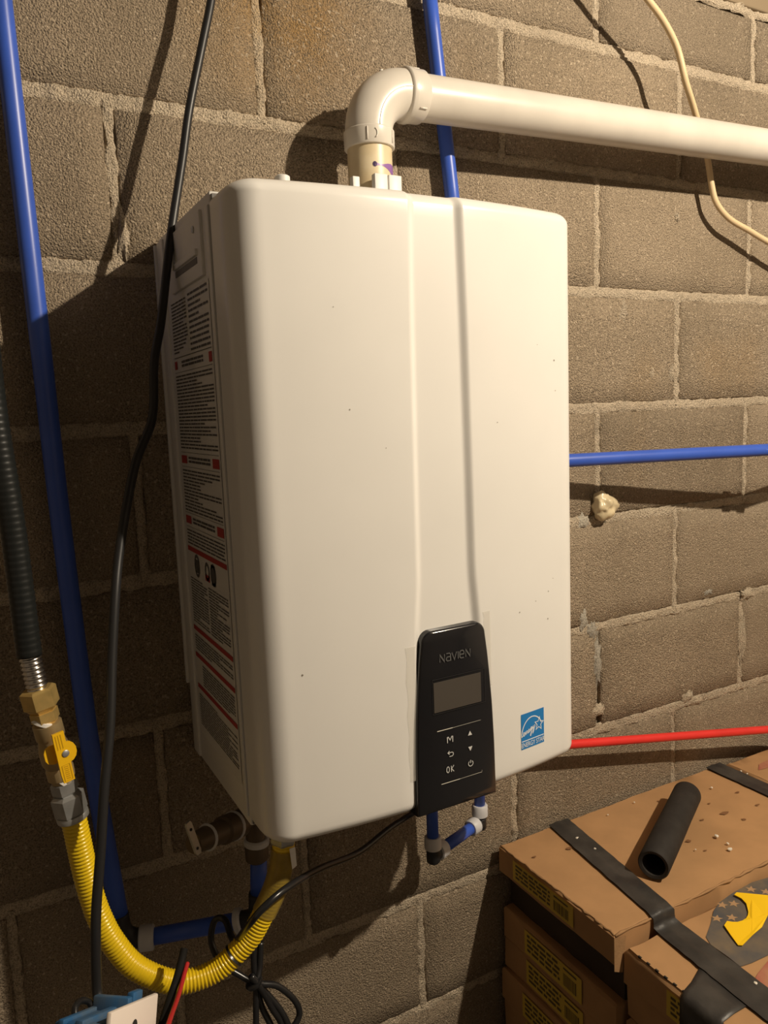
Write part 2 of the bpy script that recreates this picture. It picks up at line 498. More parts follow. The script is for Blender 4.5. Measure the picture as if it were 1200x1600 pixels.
# cement smears and lumps stuck on the block faces
def smear(cx, cz, rx, rz, seed, mt=M_MORTAR, th=.003):
    R = random.Random(seed); n = 22; V = [(cx, -th, cz)]; F = []; th *= .7
    for ring, (s, y) in enumerate(((.55, -th*.9), (1.0, .001))):
        for k in range(n):
            a = 2*math.pi*k/n; q = s*(1+R.uniform(-.42, .38))
            V.append((cx+rx*q*math.cos(a), y+R.uniform(-.0012, .0008), cz+rz*q*math.sin(a)))
    for k in range(n):
        k2 = (k+1) % n
        F.append((0, 1+k, 1+k2)); F.append((1+k, 1+n+k, 1+n+k2, 1+k2))
    mk('mortar_smear', (V, F), mt, WALL, smooth=True)
for i, (px, rx, rz, th, mt) in enumerate((
        ((0.2665, 0.0000, -0.4382), .010, .017, .002, M_MORTAR), ((0.3919, 0.0000, -0.5519), .008, .017, .004, M_MORTAR), ((0.3389, 0.0000, -0.5489), .006, .011, .002, M_MORTAR),
        ((0.6207, 0.0000, -1.0153), .024, .013, .008, M_MORTAR), ((0.1861, 0.0000, -1.0197), .016, .020, .004, M_SMEAR), ((0.1985, 0.0000, -1.0839), .010, .042, .005, M_SMEAR),
        ((0.1658, 0.0000, -0.9955), .010, .02, .004, M_SMEAR), ((0.6136, 0.0000, -1.1152), .010, .05, .006, M_MORTAR), ((0.2013, 0.0000, -1.1790), .015, .014, .007, M_MORTAR),
        ((0.4016, 0.0000, -0.2635), .007, .009, .005, M_MORTAR), ((-0.6021, 0.0000, -0.3668), .007, .03, .005, M_MORTAR), ((0.4472, 0.0000, -1.2046), .014, .012, .006, M_MORTAR),
        ((0.5023, 0.0000, -0.9935), .017, .006, .002, M_SMEAR), ((0.1671, 0.0000, -0.8128), .018, .014, .003, M_SMEAR))):
    smear(px[0], px[2], rx, rz, 300+i, mt, th)

# ceiling lamp: bare bulb on a cord
lamp = thing('ceiling_lamp', (LAMP[0], LAMP[1], ZC), 'bare clear bulb hanging from the ceiling on a short cord', 'lamp')
mk('lamp_holder', lathe((LAMP[0], LAMP[1], LAMP[2]+.085), (LAMP[0], LAMP[1], LAMP[2]), [(0, .010), (.005, .02), (.035, .02), (.04, .015)], 20), M_CERAMIC, lamp, auto=40)
mk('lamp_cord', tube([(LAMP[0], LAMP[1], ZC), (LAMP[0], LAMP[1], LAMP[2]+.08)], .004, 8), M_CABLE, lamp, smooth=True)
mk('bulb', lathe((LAMP[0], LAMP[1], LAMP[2]+.048), (LAMP[0], LAMP[1], LAMP[2]),
   [(0, .013), (.012, .016), (.03, .027), (.048, .03), (.064, .025), (.074, .012), (.078, .001)], 20), M_BULB, lamp, smooth=True)

# ------------------------------------------------------------------ water heater
HX0, HX1, HZ0, HZ1 = -.562, -.122, -1.063, -.368
heater = thing('water_heater', (-.342, -.12, HZ0), 'large white wall-hung tankless water heater with black control panel', 'water heater')
def bow(x): return -(.324 - .41*(x+.355)**2)
def lerp_tab(tab, z):
    for (z0, a), (z1, b) in zip(tab, tab[1:]):
        if z <= z0 and z >= z1: return a + (b-a)*(z0-z)/(z0-z1)
    return tab[0][1] if z > tab[0][0] else tab[-1][1]
STRIP = [(-.36, .0300), (-.504, .0332), (-.67, .0352), (-.79, .0362), (-.845, .0410), (-1.10, .0500)]
SC = -.3385
def sstep(t): t = min(1, max(0, t)); return t*t*(3-2*t)
def front_y(x, z):
    h = lerp_tab(STRIP, z)
    d = h - abs(x-SC)
    return bow(x) + .0058*sstep((d+.0050)/.0105)
Rx, Rz, Ryx, Ryz = .033, .016, .037, .021
def cover_mesh():
    a0, a1 = HX0+Rx, HX1-Rx; b0, b1 = HZ0+Rz, HZ1-Rz
    xs = []
    x = a0
    while x < a1-1e-6:
        xs.append(x); x += .0018 if -.395 < x < -.285 else .012
    xs.append(a1)
    zs = [b0 + (b1-b0)*i/56 for i in range(57)]
    nx, nz = len(xs), len(zs); V = []; F = []
    for z in zs:
        for x in xs: V.append((x, front_y(x, z), z))
    for j in range(nz-1):
        for i in range(nx-1):
            a = j*nx+i; F.append((a, a+1, a+nx+1, a+nx))
    # boundary walk (counter-clockwise from lower left), with fans at the corners
    m = 7
    walk = []
    for i in range(nx): walk.append((i, -90.0))
    for k in range(1, m): walk.append((nx-1, -90+90*k/m))
    for j in range(nz): walk.append((j*nx+nx-1, 0.0))
    for k in range(1, m): walk.append(((nz-1)*nx+nx-1, 90*k/m))
    for i in range(nx-1, -1, -1): walk.append(((nz-1)*nx+i, 90.0))
    for k in range(1, m): walk.append(((nz-1)*nx, 90+90*k/m))
    for j in range(nz-1, -1, -1): walk.append((j*nx, 180.0))
    for k in range(1, m): walk.append((0, 180+90*k/m))
    n = len(walk); prev = [q for q, _ in walk]
    steps = 9
    for s in range(1, steps+2):
        cur = []
        th = math.pi/2*min(s, steps)/steps
        for q, ph in walk:
            p = V[q]; c = math.cos(math.radians(ph)); sn = math.sin(math.radians(ph))
            Ry = Ryx*c*c + Ryz*sn*sn
            ox, oz = Rx*c*math.sin(th), Rz*sn*math.sin(th)
            y = p[1] + Ry*(1-math.cos(th))
            if s == steps+1: y = -.2445
            cur.append(len(V)); V.append((p[0]+ox, y, p[2]+oz))
        for k in range(n):
            k2 = (k+1) % n
            if prev[k] == prev[k2]: F.append((prev[k], cur[k], cur[k2]))
            else: F.append((prev[k], cur[k], cur[k2], prev[k2]))
        prev = cur
    return V, F
mk('front_cover', cover_mesh(), M_WHITE, heater, auto=50)
mk('casing', bbox(HX0+.0006, HX1-.0006, -.2432, -.006, HZ0+.001, HZ1-.001, .0025, 2), M_WHITE2, heater, auto=40)
mk('cover_gasket', bbox(HX0+.003, HX1-.003, -.2452, -.2420, HZ0+.004, HZ1-.004), M_SEAM, heater)
# side: folded rim, label, latch
mk('side_rim', bbox(HX0-.0022, HX0+.003, -.036, -.008, HZ0+.004, HZ1-.006, .0015), M_WHITE2, heater, auto=40)
mk('side_rim', bbox(HX0-.0020, HX0+.003, -.2415, -.2300, HZ0+.012, HZ1-.014, .0018), M_WHITE2, heater, auto=40)
lab = flat('warning_label', ([(HX0-.0004, -.048, -.452), (HX0-.0004, -.224, -.452), (HX0-.0004, -.224, -1.02), (HX0-.0004, -.048, -1.02)], [(0, 1, 2, 3)]), M_LABEL, heater, (-1, 0, 0))
rl = random.Random(3)
def side(u, v): return Vector((HX0-.0009, -.052-u, v))
ink = []; red = []
def lines(z0, z1, u0, u1, dz=.0042, th=.0019, ragged=True):
    z = z0
    while z > z1:
        e = u1 if rl.random() < .75 or not ragged else u0+(u1-u0)*rl.uniform(.35, .9)
        u = u0
        while u < e-.003:
            wdt = min(rl.uniform(.006, .03), e-u)
            ink.append(quad2(u, u+wdt, z-th, z)); u += wdt+.0022
        z -= dz
lines(-.458, -.520, .004, .074); lines(-.456, -.521, .084, .166, .0062, .0026)
ink.append(quad2(.002, .168, -.5245, -.5238))
for (zc, rw) in ((-.533, .012), (-.650, .026), (-.727, .026)):
    red.append(quad2(.002, .002+rw, zc-.005, zc+.005)); red.append(quad2(.168-rw, .168, zc-.006, zc+.005))
    ink.append(quad2(.002, .168, zc-.0093, zc-.0088)); ink.append(quad2(.002, .168, zc+.0088, zc+.0093))
    lines(zc+.004, zc-.005, .036, .132, .0046, .0028, False)
lines(-.546, -.636, .003, .167); lines(-.663, -.714, .003, .167); lines(-.740, -.757, .003, .167)
for zc in (-.762, -.868, -.905, -.948): red.append(quad2(.000, .170, zc-.0062, zc))
lines(-.803, -.862, .004, .080, .0036, .0016); lines(-.803, -.862, .086, .166, .0036, .0016)
lines(-.880, -.900, .004, .166, .0036, .0016); lines(-.917, -.944, .030, .166, .0036, .0016); lines(-.962, -1.004, .004, .166, .0034, .0014)
for cx, rr in ((.040, .013), (.086, .010), (.112, .012)):       # small pictograms
    ink.append(ribbon([(cx+rr*.8*math.cos(a*math.pi/6), -.784+rr*math.sin(a*math.pi/6)) for a in range(12)], .004, True))
ink.append(quad2(.104, .120, -.797, -.772)); red.append(quad2(.076, .096, -.796, -.788)); ink.append(quad2(.034, .046, -.793, -.776))
flat('label_text', lay(join(*ink), side), M_INK, lab, (-1, 0, 0))
for q in red: flat('label_red_bar', lay(q, side), M_REDINK, lab, (-1, 0, 0))
latch = mk('grip_pocket', join(bbox(HX0-.0030, HX0+.002, -.212, -.072, -.448, -.380, .0016), ), M_WHITE2, heater, auto=40)
mk('grip_ledge', join(bbox(HX0-.0062, HX0, -.200, -.100, -.4250, -.4180, .0012), bbox(HX0-.0055, HX0, -.096, -.090, -.423, -.384, .0012)), M_WHITE2, latch, auto=40)
mk('grip_slot', bbox(HX0-.0036, HX0, -.196, -.100, -.4330, -.4262), M_SEAM, latch)
mk('rivet', lathe((HX0-.002, -.188, -.396), (HX0-.01, -.188, -.396), [(0, .004), (.002, .004), (.003, .0025)], 12), M_ZINC, latch, auto=40)
mk('mounting_bracket', join(bbox(HX0+.04, HX1-.04, -.008, .001, HZ1-.02, HZ1+.006, .001), bbox(HX0-.005, HX0+.03, -.006, .001, HZ0+.10, HZ1-.008, .001)), M_WHITE2, heater, auto=40)
# flue collar with clips on top, small sensor cap
VX, VY = -.2895, -.0865
mk('flue_collar', lathe((VX, VY, HZ1-.004), (VX, VY, 0), [(0, .046), (.010, .046), (.013, .041), (.044, .040), (.046, .037)], 32), M_WHITE2, heater, auto=40)
for q in ((-.3070, -.2880, -.294), (-.2862, -.2670, -.294), (-.3390, -.3290, -.3010)):
    mk('flue_clip', bbox(q[0], q[1], -.131, -.121, HZ1+.010, q[2], .0012), M_WHITE2, heater, auto=40)
mk('sensor_cap', lathe((-0.4829, -.25, HZ1-.004), (-0.4829, -.25, 0), [(0, .008), (0.0220, .008), (0.0235, .006)], 16), M_WHITE2, heater, auto=40)
mk('clip_screw', lathe((-.228, -.150, HZ1-.004), (-.200, -.150, HZ1+.01), [(0, .003), (.022, .003), (.0225, .006), (.027, .005)], 10), M_ZINC, heater, auto=40)

# control panel
PC = -.3335
PAN = [(-.850, .0400), (-.860, .0435), (-.885, .0468), (-.91, .0493), (-.95, .0524), (-1.0, .0545), (-1.065, .0555)]
def panel_outline(inset):
    L = []
    zt = -.8475-inset; zb = HZ0-.0015+inset
    pts = []
    r = .014
    n = 26
    for i in range(n+1):
        z = zt - r + (zb-zt+r)*i/n
        pts.append((lerp_tab(PAN, z)-inset, z))
    arc = [(pts[0][0]-r*(1-math.cos(a*math.pi/14)), zt-r+r*math.sin(a*math.pi/14)) for a in range(7, 0, -1)]
    right = arc + pts
    return [(PC+h, z) for h, z in right] + [(PC-h, z) for h, z in reversed(right)]
def panel_mesh():
    V = []; F = []
    rings = [(0, -.296), (0, -.3255), (.0007, -.3272), (.0022, -.3282)]
    for ins, y in rings:
        for x, z in panel_outline(ins):
            V.append((x, y + .35*(x-PC)**2, z))
    n = len(V)//4
    for s in range(3):
        for k in range(n):
            k2 = (k+1) % n
            F.append((s*n+k, s*n+k2, (s+1)*n+k2, (s+1)*n+k))
    h = n//2
    for k in range(h-1):
        F.append((3*n+k, 3*n+k+1, 3*n+n-2-k, 3*n+n-1-k))
    return V, F
panel = mk('control_panel', panel_mesh(), M_BLACK, heater, auto=40)
tag(panel, 'glossy black control panel', None)
def pan(u, v): return Vector((u, -.3285 + .35*(u-PC)**2, v))
def pan2(u, v): return Vector((u, -.3288 + .35*(u-PC)**2, v))
def pq(x0, x1, z0, z1): return quad2(x0, x1, z0, z1)
dm = flat('display_screen', lay(quad2(-.3640, -.2985, -.9440, -.9080), pan), M_SCREEN, panel)
flat('display_rim', lay(ribbon([(-.3655, -.9455), (-.2925, -.9455), (-.2925, -.9045), (-.3655, -.9045)], .0007, True), pan2), M_FIT, panel)
# brand lettering in strokes: N a v I e N
def glyphs():
    G = []; h = .0088; wd = .0013
    def N(x): return [ribbon([(x, 0), (x, h), (x+.0062, 0), (x+.0062, h)], wd)]
    x = 0.0
    G += N(x); x += .0088
    G.append(ribbon([(x, h), (x+.0042, h), (x+.0056, h*.85), (x+.0056, 0), (x+.0012, 0), (x, h*.14), (x, h*.38), (x+.0012, h*.53), (x+.0052, h*.53)], wd)); x += .0075
    G.append(ribbon([(x, h), (x+.0032, 0), (x+.0064, h)], wd)); x += .0085
    G.append(ribbon([(x, 0), (x, h)], wd)); x += .0024
    G.append(ribbon([(x+.0056, 0), (x+.0014, 0), (x, h*.16), (x, h*.84), (x+.0014, h), (x+.0042, h), (x+.0056, h*.84), (x+.0056, h*.5), (x+.0004, h*.5)], wd)); x += .0082
    G += N(x)
    return join(*G)
flat('brand_lettering', lay(move2(glyphs(), -.3545, -.8855), pan), M_LOGO, panel)
# key symbols
K = []
ws = .0009
def pl(pts, c=False): K.append(ribbon(pts, ws, c))
kx, ky = -.3440, -.9800     # M
pl([(kx-.0036, ky-.0036), (kx-.0036, ky+.0036), (kx-.0024, ky+.0036), (kx, ky-.0006), (kx+.0024, ky+.0036), (kx+.0036, ky+.0036), (kx+.0036, ky-.0036)])
ky = -.9975                  # back arrow
pl([(kx-.0035, ky+.0017), (kx+.0022, ky+.0017), (kx+.0038, ky+.0005), (kx+.0038, ky-.0018), (kx+.0022, ky-.0030), (kx-.0016, ky-.0030)])
pl([(kx-.0014, ky+.0037), (kx-.0036, ky+.0017), (kx-.0014, ky-.0003)])
ky = -1.0160                 # OK
pl([(kx-.0040+.0018*math.cos(a), ky+.0036*math.sin(a)) for a in [i*math.pi/7 for i in range(14)]], True)
pl([(kx+.0006, ky-.0038), (kx+.0006, ky+.0038)]); pl([(kx+.0042, ky+.0038), (kx+.0009, ky), (kx+.0042, ky-.0038)])
kx, ky = -.3160, -1.0165     # power
pl([(kx+.0033*math.sin(a), ky+.0033*math.cos(a)) for a in [.6+i*(2*math.pi-1.2)/14 for i in range(15)]])
pl([(kx, ky+.0005), (kx, ky+.0042)])
K.append(([Vector((kx-.0030, -.9815)), Vector((kx+.0030, -.9815)), Vector((kx, -.9760))], [(0, 1, 2)]))
K.append(([Vector((kx-.0030, -.9955)), Vector((kx, -1.0010)), Vector((kx+.0030, -.9955))], [(0, 1, 2)]))
flat('key_symbols', lay(join(*K), pan), M_PRINTW, panel)
flat('key_frame_line', lay(join(ribbon([(-.3610, -.9665), (-.3400, -.9665)], .0009), ribbon([(-.3400, -.9665), (-.3000, -.9665)], .0003)), pan), M_LINE, panel)
flat('key_frame_line', lay(join(ribbon([(-.3575, -1.0315), (-.3320, -1.0315)], .0008), ribbon([(-.332, -1.0315), (-.3000, -1.0315), (-.3000, -1.029)], .0003)), pan), M_LINE, panel)
# clear film left around the panel
def film(u, v): return Vector((u, min(front_y(u, v), bow(u)) - .0006, v))
fr = []
for (x0, x1, z0, z1) in ((-.396, -.3835, -1.02, -.862), (-.289, -.2785, -.93, -.838)):
    nseg = 12
    Vv = []; Ff = []
    for i in range(nseg+1):
        z = z0+(z1-z0)*i/nseg
        j = .0012*math.sin(i*1.9)
        Vv += [Vector((x0+j, z)), Vector((x1, z))]
    for i in range(nseg): Ff.append((2*i, 2*i+1, 2*i+3, 2*i+2))
    fr.append((Vv, Ff))
for q in fr: flat('clear_film', lay(q, film), M_FILM, heater)

# energy label
def esurf(o): return lambda u, v: Vector((u, bow(u)-.0004-o, v))
ex0, ex1, ez0, ez1 = -.2325, -.1925, -1.0255, -.9795
es = thing_part = flat('energy_sticker', lay(join(*[quad2(ex0+(ex1-ex0)*i/8, ex0+(ex1-ex0)*(i+1)/8, ez0, ez1) for i in range(8)]), esurf(0)), M_ESBLUE, heater)
tag(es, 'small blue and white energy label', None)
ec = (ex0+ex1)/2
W2 = [ribbon([(ex0+.0008, ez0+.0105), (ex1-.0008, ez0+.0105)], .0011)]
arc = [(ec-.0010+.0190*math.cos(math.radians(a)), ez0+.0145+.0250*math.sin(math.radians(a))) for a in range(176, 28, -6)]
W2.append(ribbon(arc, .0013))
st = []
for i in range(10):
    a = math.pi/2 + i*math.pi/5 - .12; r_ = .0078 if i % 2 == 0 else .0034
    st.append((ec+.0108+r_*math.cos(a), ez0+.0268+r_*1.15*math.sin(a)))
W2.append(ribbon(st, .0010, True))
# script word 'energy' in one hand-drawn line
scr = [(-.0188, .0), (-.016, .0022), (-.0148, .0045), (-.0160, .0052), (-.0168, .003), (-.0158, .0006), (-.0140, .0018), (-.0128, .0055), (-.0122, .0018), (-.0108, .0058), (-.0098, .0060), (-.0094, .0026), (-.0078, .0042), (-.0064, .0066), (-.0072, .0074), (-.0079, .0052), (-.0068, .0032), (-.0052, .0052), (-.0044, .0078), (-.0042, .0042), (-.0032, .0068), (-.0016, .0090), (-.0034, .0090), (-.0036, .0064), (-.0022, .0060), (-.0012, .0090), (-.0024, .0020), (-.0042, -.0020), (-.0044, .0005), (-.0010, .0060), (.0008, .0098), (.0008, .0062), (.0026, .0080), (.0036, .0108), (.0016, .0040), (-.0004, .0005), (.0004, .0040), (.0042, .0090)]
sp = smooth_path([(a, b, 0) for a, b in scr], 4)
W2.append(move2(ribbon([(q.x, q.y) for q in sp], .0009), ec, ez0+.0168))
W2.append(move2(text2('ENERGY STAR', .0088, .95), ec, ez0+.0023, .76, 1.0))
flat('sticker_print', lay(join(*W2), esurf(.0003)), M_ESWHITE, es)

# specks of dirt on the enamel
R = random.Random(21); sm = []
for cx, cz in DIRT:
    r0 = R.uniform(.0005, .0011)
    V = [Vector((cx, cz))] + [Vector((cx+r0*R.uniform(.5, 1.3)*math.cos(k), cz+r0*R.uniform(.5, 1.5)*math.sin(k))) for k in (0, 1, 2, 3, 4, 5)]
    sm.append((V, [(0, k, k % 6 + 1) for k in range(1, 7)]))
for q in sm: flat('dirt_speck', lay(q, lambda u, v: Vector((u, front_y(u, v)-.0004, v))), M_DIRT, heater)

# ------------------------------------------------------------------ flue pipe
PA = Vector((-.225, VY, -.1760)); PB = Vector((2.29, VY, -.0949))
flue = thing('flue_pipe', (VX, VY, HZ1), 'white plastic flue pipe with elbow rising from the heater and running along the wall', 'pipe')
mk('stub_pipe', lathe((VX, VY, HZ1-.002), (VX, VY, 0), [(0, .03015), (.150, .03015)], 40), M_PVCOLD, flue, auto=40)
ER = .0555
ez = -.2290                   # where the bend starts above the lower hub
def elbow_pts(n=22):
    out = []
    d = (PB-PA).normalized()
    # circular sweep from straight up to the pipe direction
    cx = VX+ER
    a_end = math.pi/2 - math.asin(d.z)
    for i in range(n+1):
        a = a_end*i/n
        out.append(Vector((cx-ER*math.cos(a), VY, ez+ER*math.sin(a))))
    return out
ep = elbow_pts()
dirh = (PB-PA).normalized()
eend = ep[-1]
elbow = mk('elbow', tube([Vector((VX, VY, ez-.004))]+ep+[eend+dirh*.004], .0322, 40), M_PVC, flue, auto=50)
mk('hub', lathe((VX, VY, ez-.0225), (VX, VY, 0), [(0, .0304), (.0004, .0332), (.0014, .0340), (.0215, .0343), (.0235, .0322)], 40), M_PVC, elbow, auto=40)
h0 = eend - dirh*.002
mk('hub', lathe(h0, h0+dirh, [(0, .0322), (.0025, .0352), (.0035, .0356), (.0090, .0356), (.0098, .0343), (.0285, .0340), (.0298, .0330), (.0300, .0302)], 40), M_PVC, elbow, auto=40)
# moulding seam along the front of the bend and raised marks on the hubs
seam = [q + Vector((0, -.0322, 0)) for q in ep]
mk('mould_seam', tube(seam, .0008, 8), M_PVC, elbow, smooth=True)
def onhub(A, t, ang, r):
    t = Vector(t); u = Vector((0, -1, 0)); b = t.cross(u)
    return Vector(A) + u*(r*math.cos(ang)) + b*(r*math.sin(ang))
for ang in (-.55, .62):
    a = onhub((VX, VY, ez-.019), (0, 0, 1), ang, .0344); b = onhub((VX, VY, ez-.003), (0, 0, 1), ang, .0345)
    mk('raised_mark', tube([a, b], .0010, 8), M_PVC, elbow, smooth=True)
aa = [onhub((VX, VY, ez-.011+.0055*math.cos(k*.5)), (0, 0, 1), -.25+.09*math.sin(k*.5), .0344) for k in range(7)]
mk('raised_mark', tube(aa, .0009, 8), M_PVC, elbow, smooth=True)
for ang in (.75, -1.25):
    a = onhub(h0+dirh*.014, dirh, ang, .0342); b = onhub(h0+dirh*.025, dirh, ang, .0342)
    mk('raised_mark', tube([a, b], .0012, 8), M_PVC, elbow, smooth=True)
mk('mould_nub', lathe(ep[16]+Vector((-.008, 0, .0285)), ep[16]+Vector((-.016, 0, .06)), [(0, .003), (.0042, .003), (.0050, .002)], 10), M_PVC, elbow, auto=40)
mk('long_pipe', lathe(eend+dirh*.002, PB, [(0, .03015), ((PB-eend).length, .03015)], 48), M_PVC, flue, auto=40)
def onstub(u, v):   # u = angle from the camera-facing front, v = height
    return Vector((VX+.0304*math.sin(u), VY-.0304*math.cos(u), v))
def fan(poly):
    c = sum((Vector(q) for q in poly), Vector((0, 0)))/len(poly)
    return [c]+[Vector(q) for q in poly], [(0, k, k % len(poly)+1) for k in range(1, len(poly)+1)]
strip_top = [(-0.250, -0.2754), (-0.070, -0.2773), (0.146, -0.2770), (0.386, -0.2752), (0.626, -0.2741), (0.866, -0.2743), (1.106, -0.2752)]
strip_bot = [(-0.250, -0.2800), (-0.070, -0.2793), (0.146, -0.2800), (0.386, -0.2827), (0.626, -0.2867), (0.866, -0.2930), (1.106, -0.3040)]
V = [onstub(*q) for q in strip_top]+[onstub(*q) for q in strip_bot]; n = len(strip_top)
mk('primer_stain', (V, [(k, k+1, n+k+1, n+k) for k in range(n-1)]), M_PURPLE, flue, smooth=True)
blot = [onstub(-.28+.10*math.cos(k*.7), -.2778+.0035*math.sin(k*.7)) for k in range(9)]
mk('primer_stain', (blot, [tuple(range(9))]), M_PURPLED, flue)

# ------------------------------------------------------------------ blue and red water pipes
def vpath(*pts): return [Vector(q) for q in pts]
b1 = thing('blue_water_pipe', (-0.1164, -0.0220, -0.2675), 'blue plastic water pipe running up the wall behind the white flue pipe', 'pipe', None)
mk('pipe', tube([(-0.1503, -0.0220, 0.0450), (-0.1406, -0.0220, -0.0486), (-0.1164, -0.0220, -0.2675), (-0.0984, -0.0220, -0.4432)], .0111, 20), M_BLUE, b1, smooth=True)

bh = thing('blue_water_pipe', (0.0888, -0.0670, -0.6936), 'blue horizontal water pipe on the wall right of the heater', 'pipe')
e0 = Vector((0.0888, -0.0670, -0.6936)); e1 = Vector((0.4887, -0.1300, -0.6983)); dd = (e1-e0)
mk('pipe', tube(smooth_path([(-.1222, -.050, -.945), (-.108, -.050, -.943), (-.095, -.050, -.925), (-.092, -.050, -.89), (-.092, -.050, -.74), (-.088, -.050, -.712), (-.070, -.051, -.695), tuple(e0-dd*.3), tuple(e0), tuple(e0+dd*.5), tuple(e0+dd*1.12)], 6), .0111, 20), M_BLUE, bh, smooth=True)
c0 = e0+dd*1.10
mk('coupling', lathe(c0, c0+dd, [(0, .0120), (.002, .0150), (.022, .0150), (.024, .0125), (.040, .0125), (.042, .0150), (.062, .0150), (.064, .0120)], 20), M_RING, bh, auto=40)
mk('pipe', tube([c0+dd.normalized()*.05, c0+dd.normalized()*.05+Vector((.25, -.035, .065)), c0+dd.normalized()*.05+Vector((.6, -.06, .13)), c0+dd.normalized()*.05+Vector((1.72, -.07, .22))], .0111, 20), M_BLUE, bh, smooth=True)

r0 = Vector((0.1099, -0.0470, -1.2048)); r1 = Vector((0.6144, -0.0600, -1.2948)); dr = r1-r0
rp = mk('red_water_pipe', tube(smooth_path([(-.262, -.040, -1.060), (-.262, -.040, -1.095), (-.255, -.040, -1.125), (-.225, -.041, -1.142), tuple(r0-dr*.35), tuple(r0), tuple(r0+dr*.5), tuple(r1), tuple(r1+dr*.36), (1.1, -.06, -1.337), (2.28, -.06, -1.337)], 6), .0080, 18), M_RED, smooth=True)
tag(rp, 'thin bright red water pipe on the wall above the cardboard boxes', 'pipe')

lp = thing('blue_water_pipe', (-0.6793, -0.0300, -1.2700), 'blue water pipe down the wall at the far left, turning under the heater', 'pipe')
mk('pipe', tube(smooth_path([(-0.7214, -0.0240, -0.0619), (-0.7207, -0.0250, -0.1221), (-0.7179, -0.0250, -0.2989), (-0.7148, -0.0260, -0.4756), (-0.7122, -0.0280, -0.6523), (-0.7079, -0.0300, -0.8284), (-0.7002, -0.0320, -1.0411), (-0.6859, -0.0340, -1.2512)], 4), .0118, 20), M_BLUE, lp, smooth=True)
mk('elbow', tube(smooth_path([(-0.6857, -0.0340, -1.2494), (-0.6837, -0.0360, -1.2712), (-0.6736, -0.0380, -1.2850), (-0.6559, -0.0440, -1.2899)], 5), .0125, 16), M_FIT, lp, smooth=True)
def ring(nm, a, b, r, L, par, m=M_RING, seg=20):
    a = Vector(a); return mk(nm, lathe(a, b, [(0, r*.82), (.0015, r), (L-.002, r), (L, r*.88)], seg), m, par, auto=40)
ring('crimp_ring', (-0.6646, -0.0420, -1.2887), (-0.6480, -0.0470, -1.2892), .0165, .020, lp)
mk('pipe', tube([(-0.6543, -0.0450, -1.2890), (-0.5412, -0.0980, -1.2739)], .0111, 18), M_BLUE, lp, smooth=True)
ring('crimp_ring', (-0.5469, -0.0960, -1.2748), (-0.5340, -0.1040, -1.2710), .0165, .010, lp)
mk('elbow', tube(smooth_path([(-0.5439, -0.0980, -1.2747), (-0.5279, -0.1040, -1.2733), (-0.5180, -0.1060, -1.2645), (-0.5155, -0.1060, -1.2382)], 5), .0135, 16), M_FIT, lp, smooth=True)
mk('pipe', tube([(-0.5154, -0.1050, -1.2435), (-0.5117, -0.1050, -1.1843)], .0111, 18), M_BLUE, lp, smooth=True)

# service valve under the heater
sv = thing('isolation_valve', (-0.5137, -0.1050, -1.1883), 'dull brass isolation valve with pale lever beneath the heater', 'valve')
vt = Vector((-0.5140, -0.1050, -1.1928)); vb = Vector((vt.x, vt.y, HZ0))
mk('valve_body', lathe(vt, vb, [(0, .011), (.004, .0155), (.022, .0155), (.026, .013), (.07, .013), (.074, .017), (.095, .017), (.10, .012), ((vb-vt).length-.002, .012)], 20), M_SHADEBRASS, sv, auto=40)
ring('pale_ring', (-0.5135, -0.1050, -1.1699), (-0.5123, -0.1050, -1.1519), .0168, .010, sv, M_RING)
sA = Vector((-0.5118, -0.1050, -1.1292)); sB = Vector((-0.6123, -0.1750, -1.1011))
Ls = (sB-sA).length
mk('side_port', lathe(sA, sB, [(0, .010), (.03, .012), (.034, .0175), (.070, .0175), (.073, .0145), (.100, .0145), (Ls, .012)], 20), M_SHADEBRASS, sv, auto=40)
ring('pale_ring', sA.lerp(sB, .36), sB, .0185, .007, sv, M_RING); ring('pale_ring', sA.lerp(sB, .78), sB, .0165, .004, sv, M_RING)
la = Vector((-0.6194, -0.1850, -1.0705)); lb = Vector((-0.6090, -0.1850, -1.1141))
Mx = frame(la, lb-la, (1, .6, 0))
lv = mk('lever', extrude_poly([(-.004, -.003), (.0, -.0045), (.036, -.0045), (.040, -.003), (.040, .003), (.036, .0045), (0, .0045), (-.004, .003)], .003, Mx), M_ZINC, sv)
for t in (.006, .032):
    c = Mx @ Vector((t, 0, -.0004)); d_ = (Mx.to_3x3() @ Vector((0, 0, 1)))
    mk('lever_hole', lathe(c, c+d_, [(0, .0018), (.0040, .0018)], 10), M_DARK, lv)

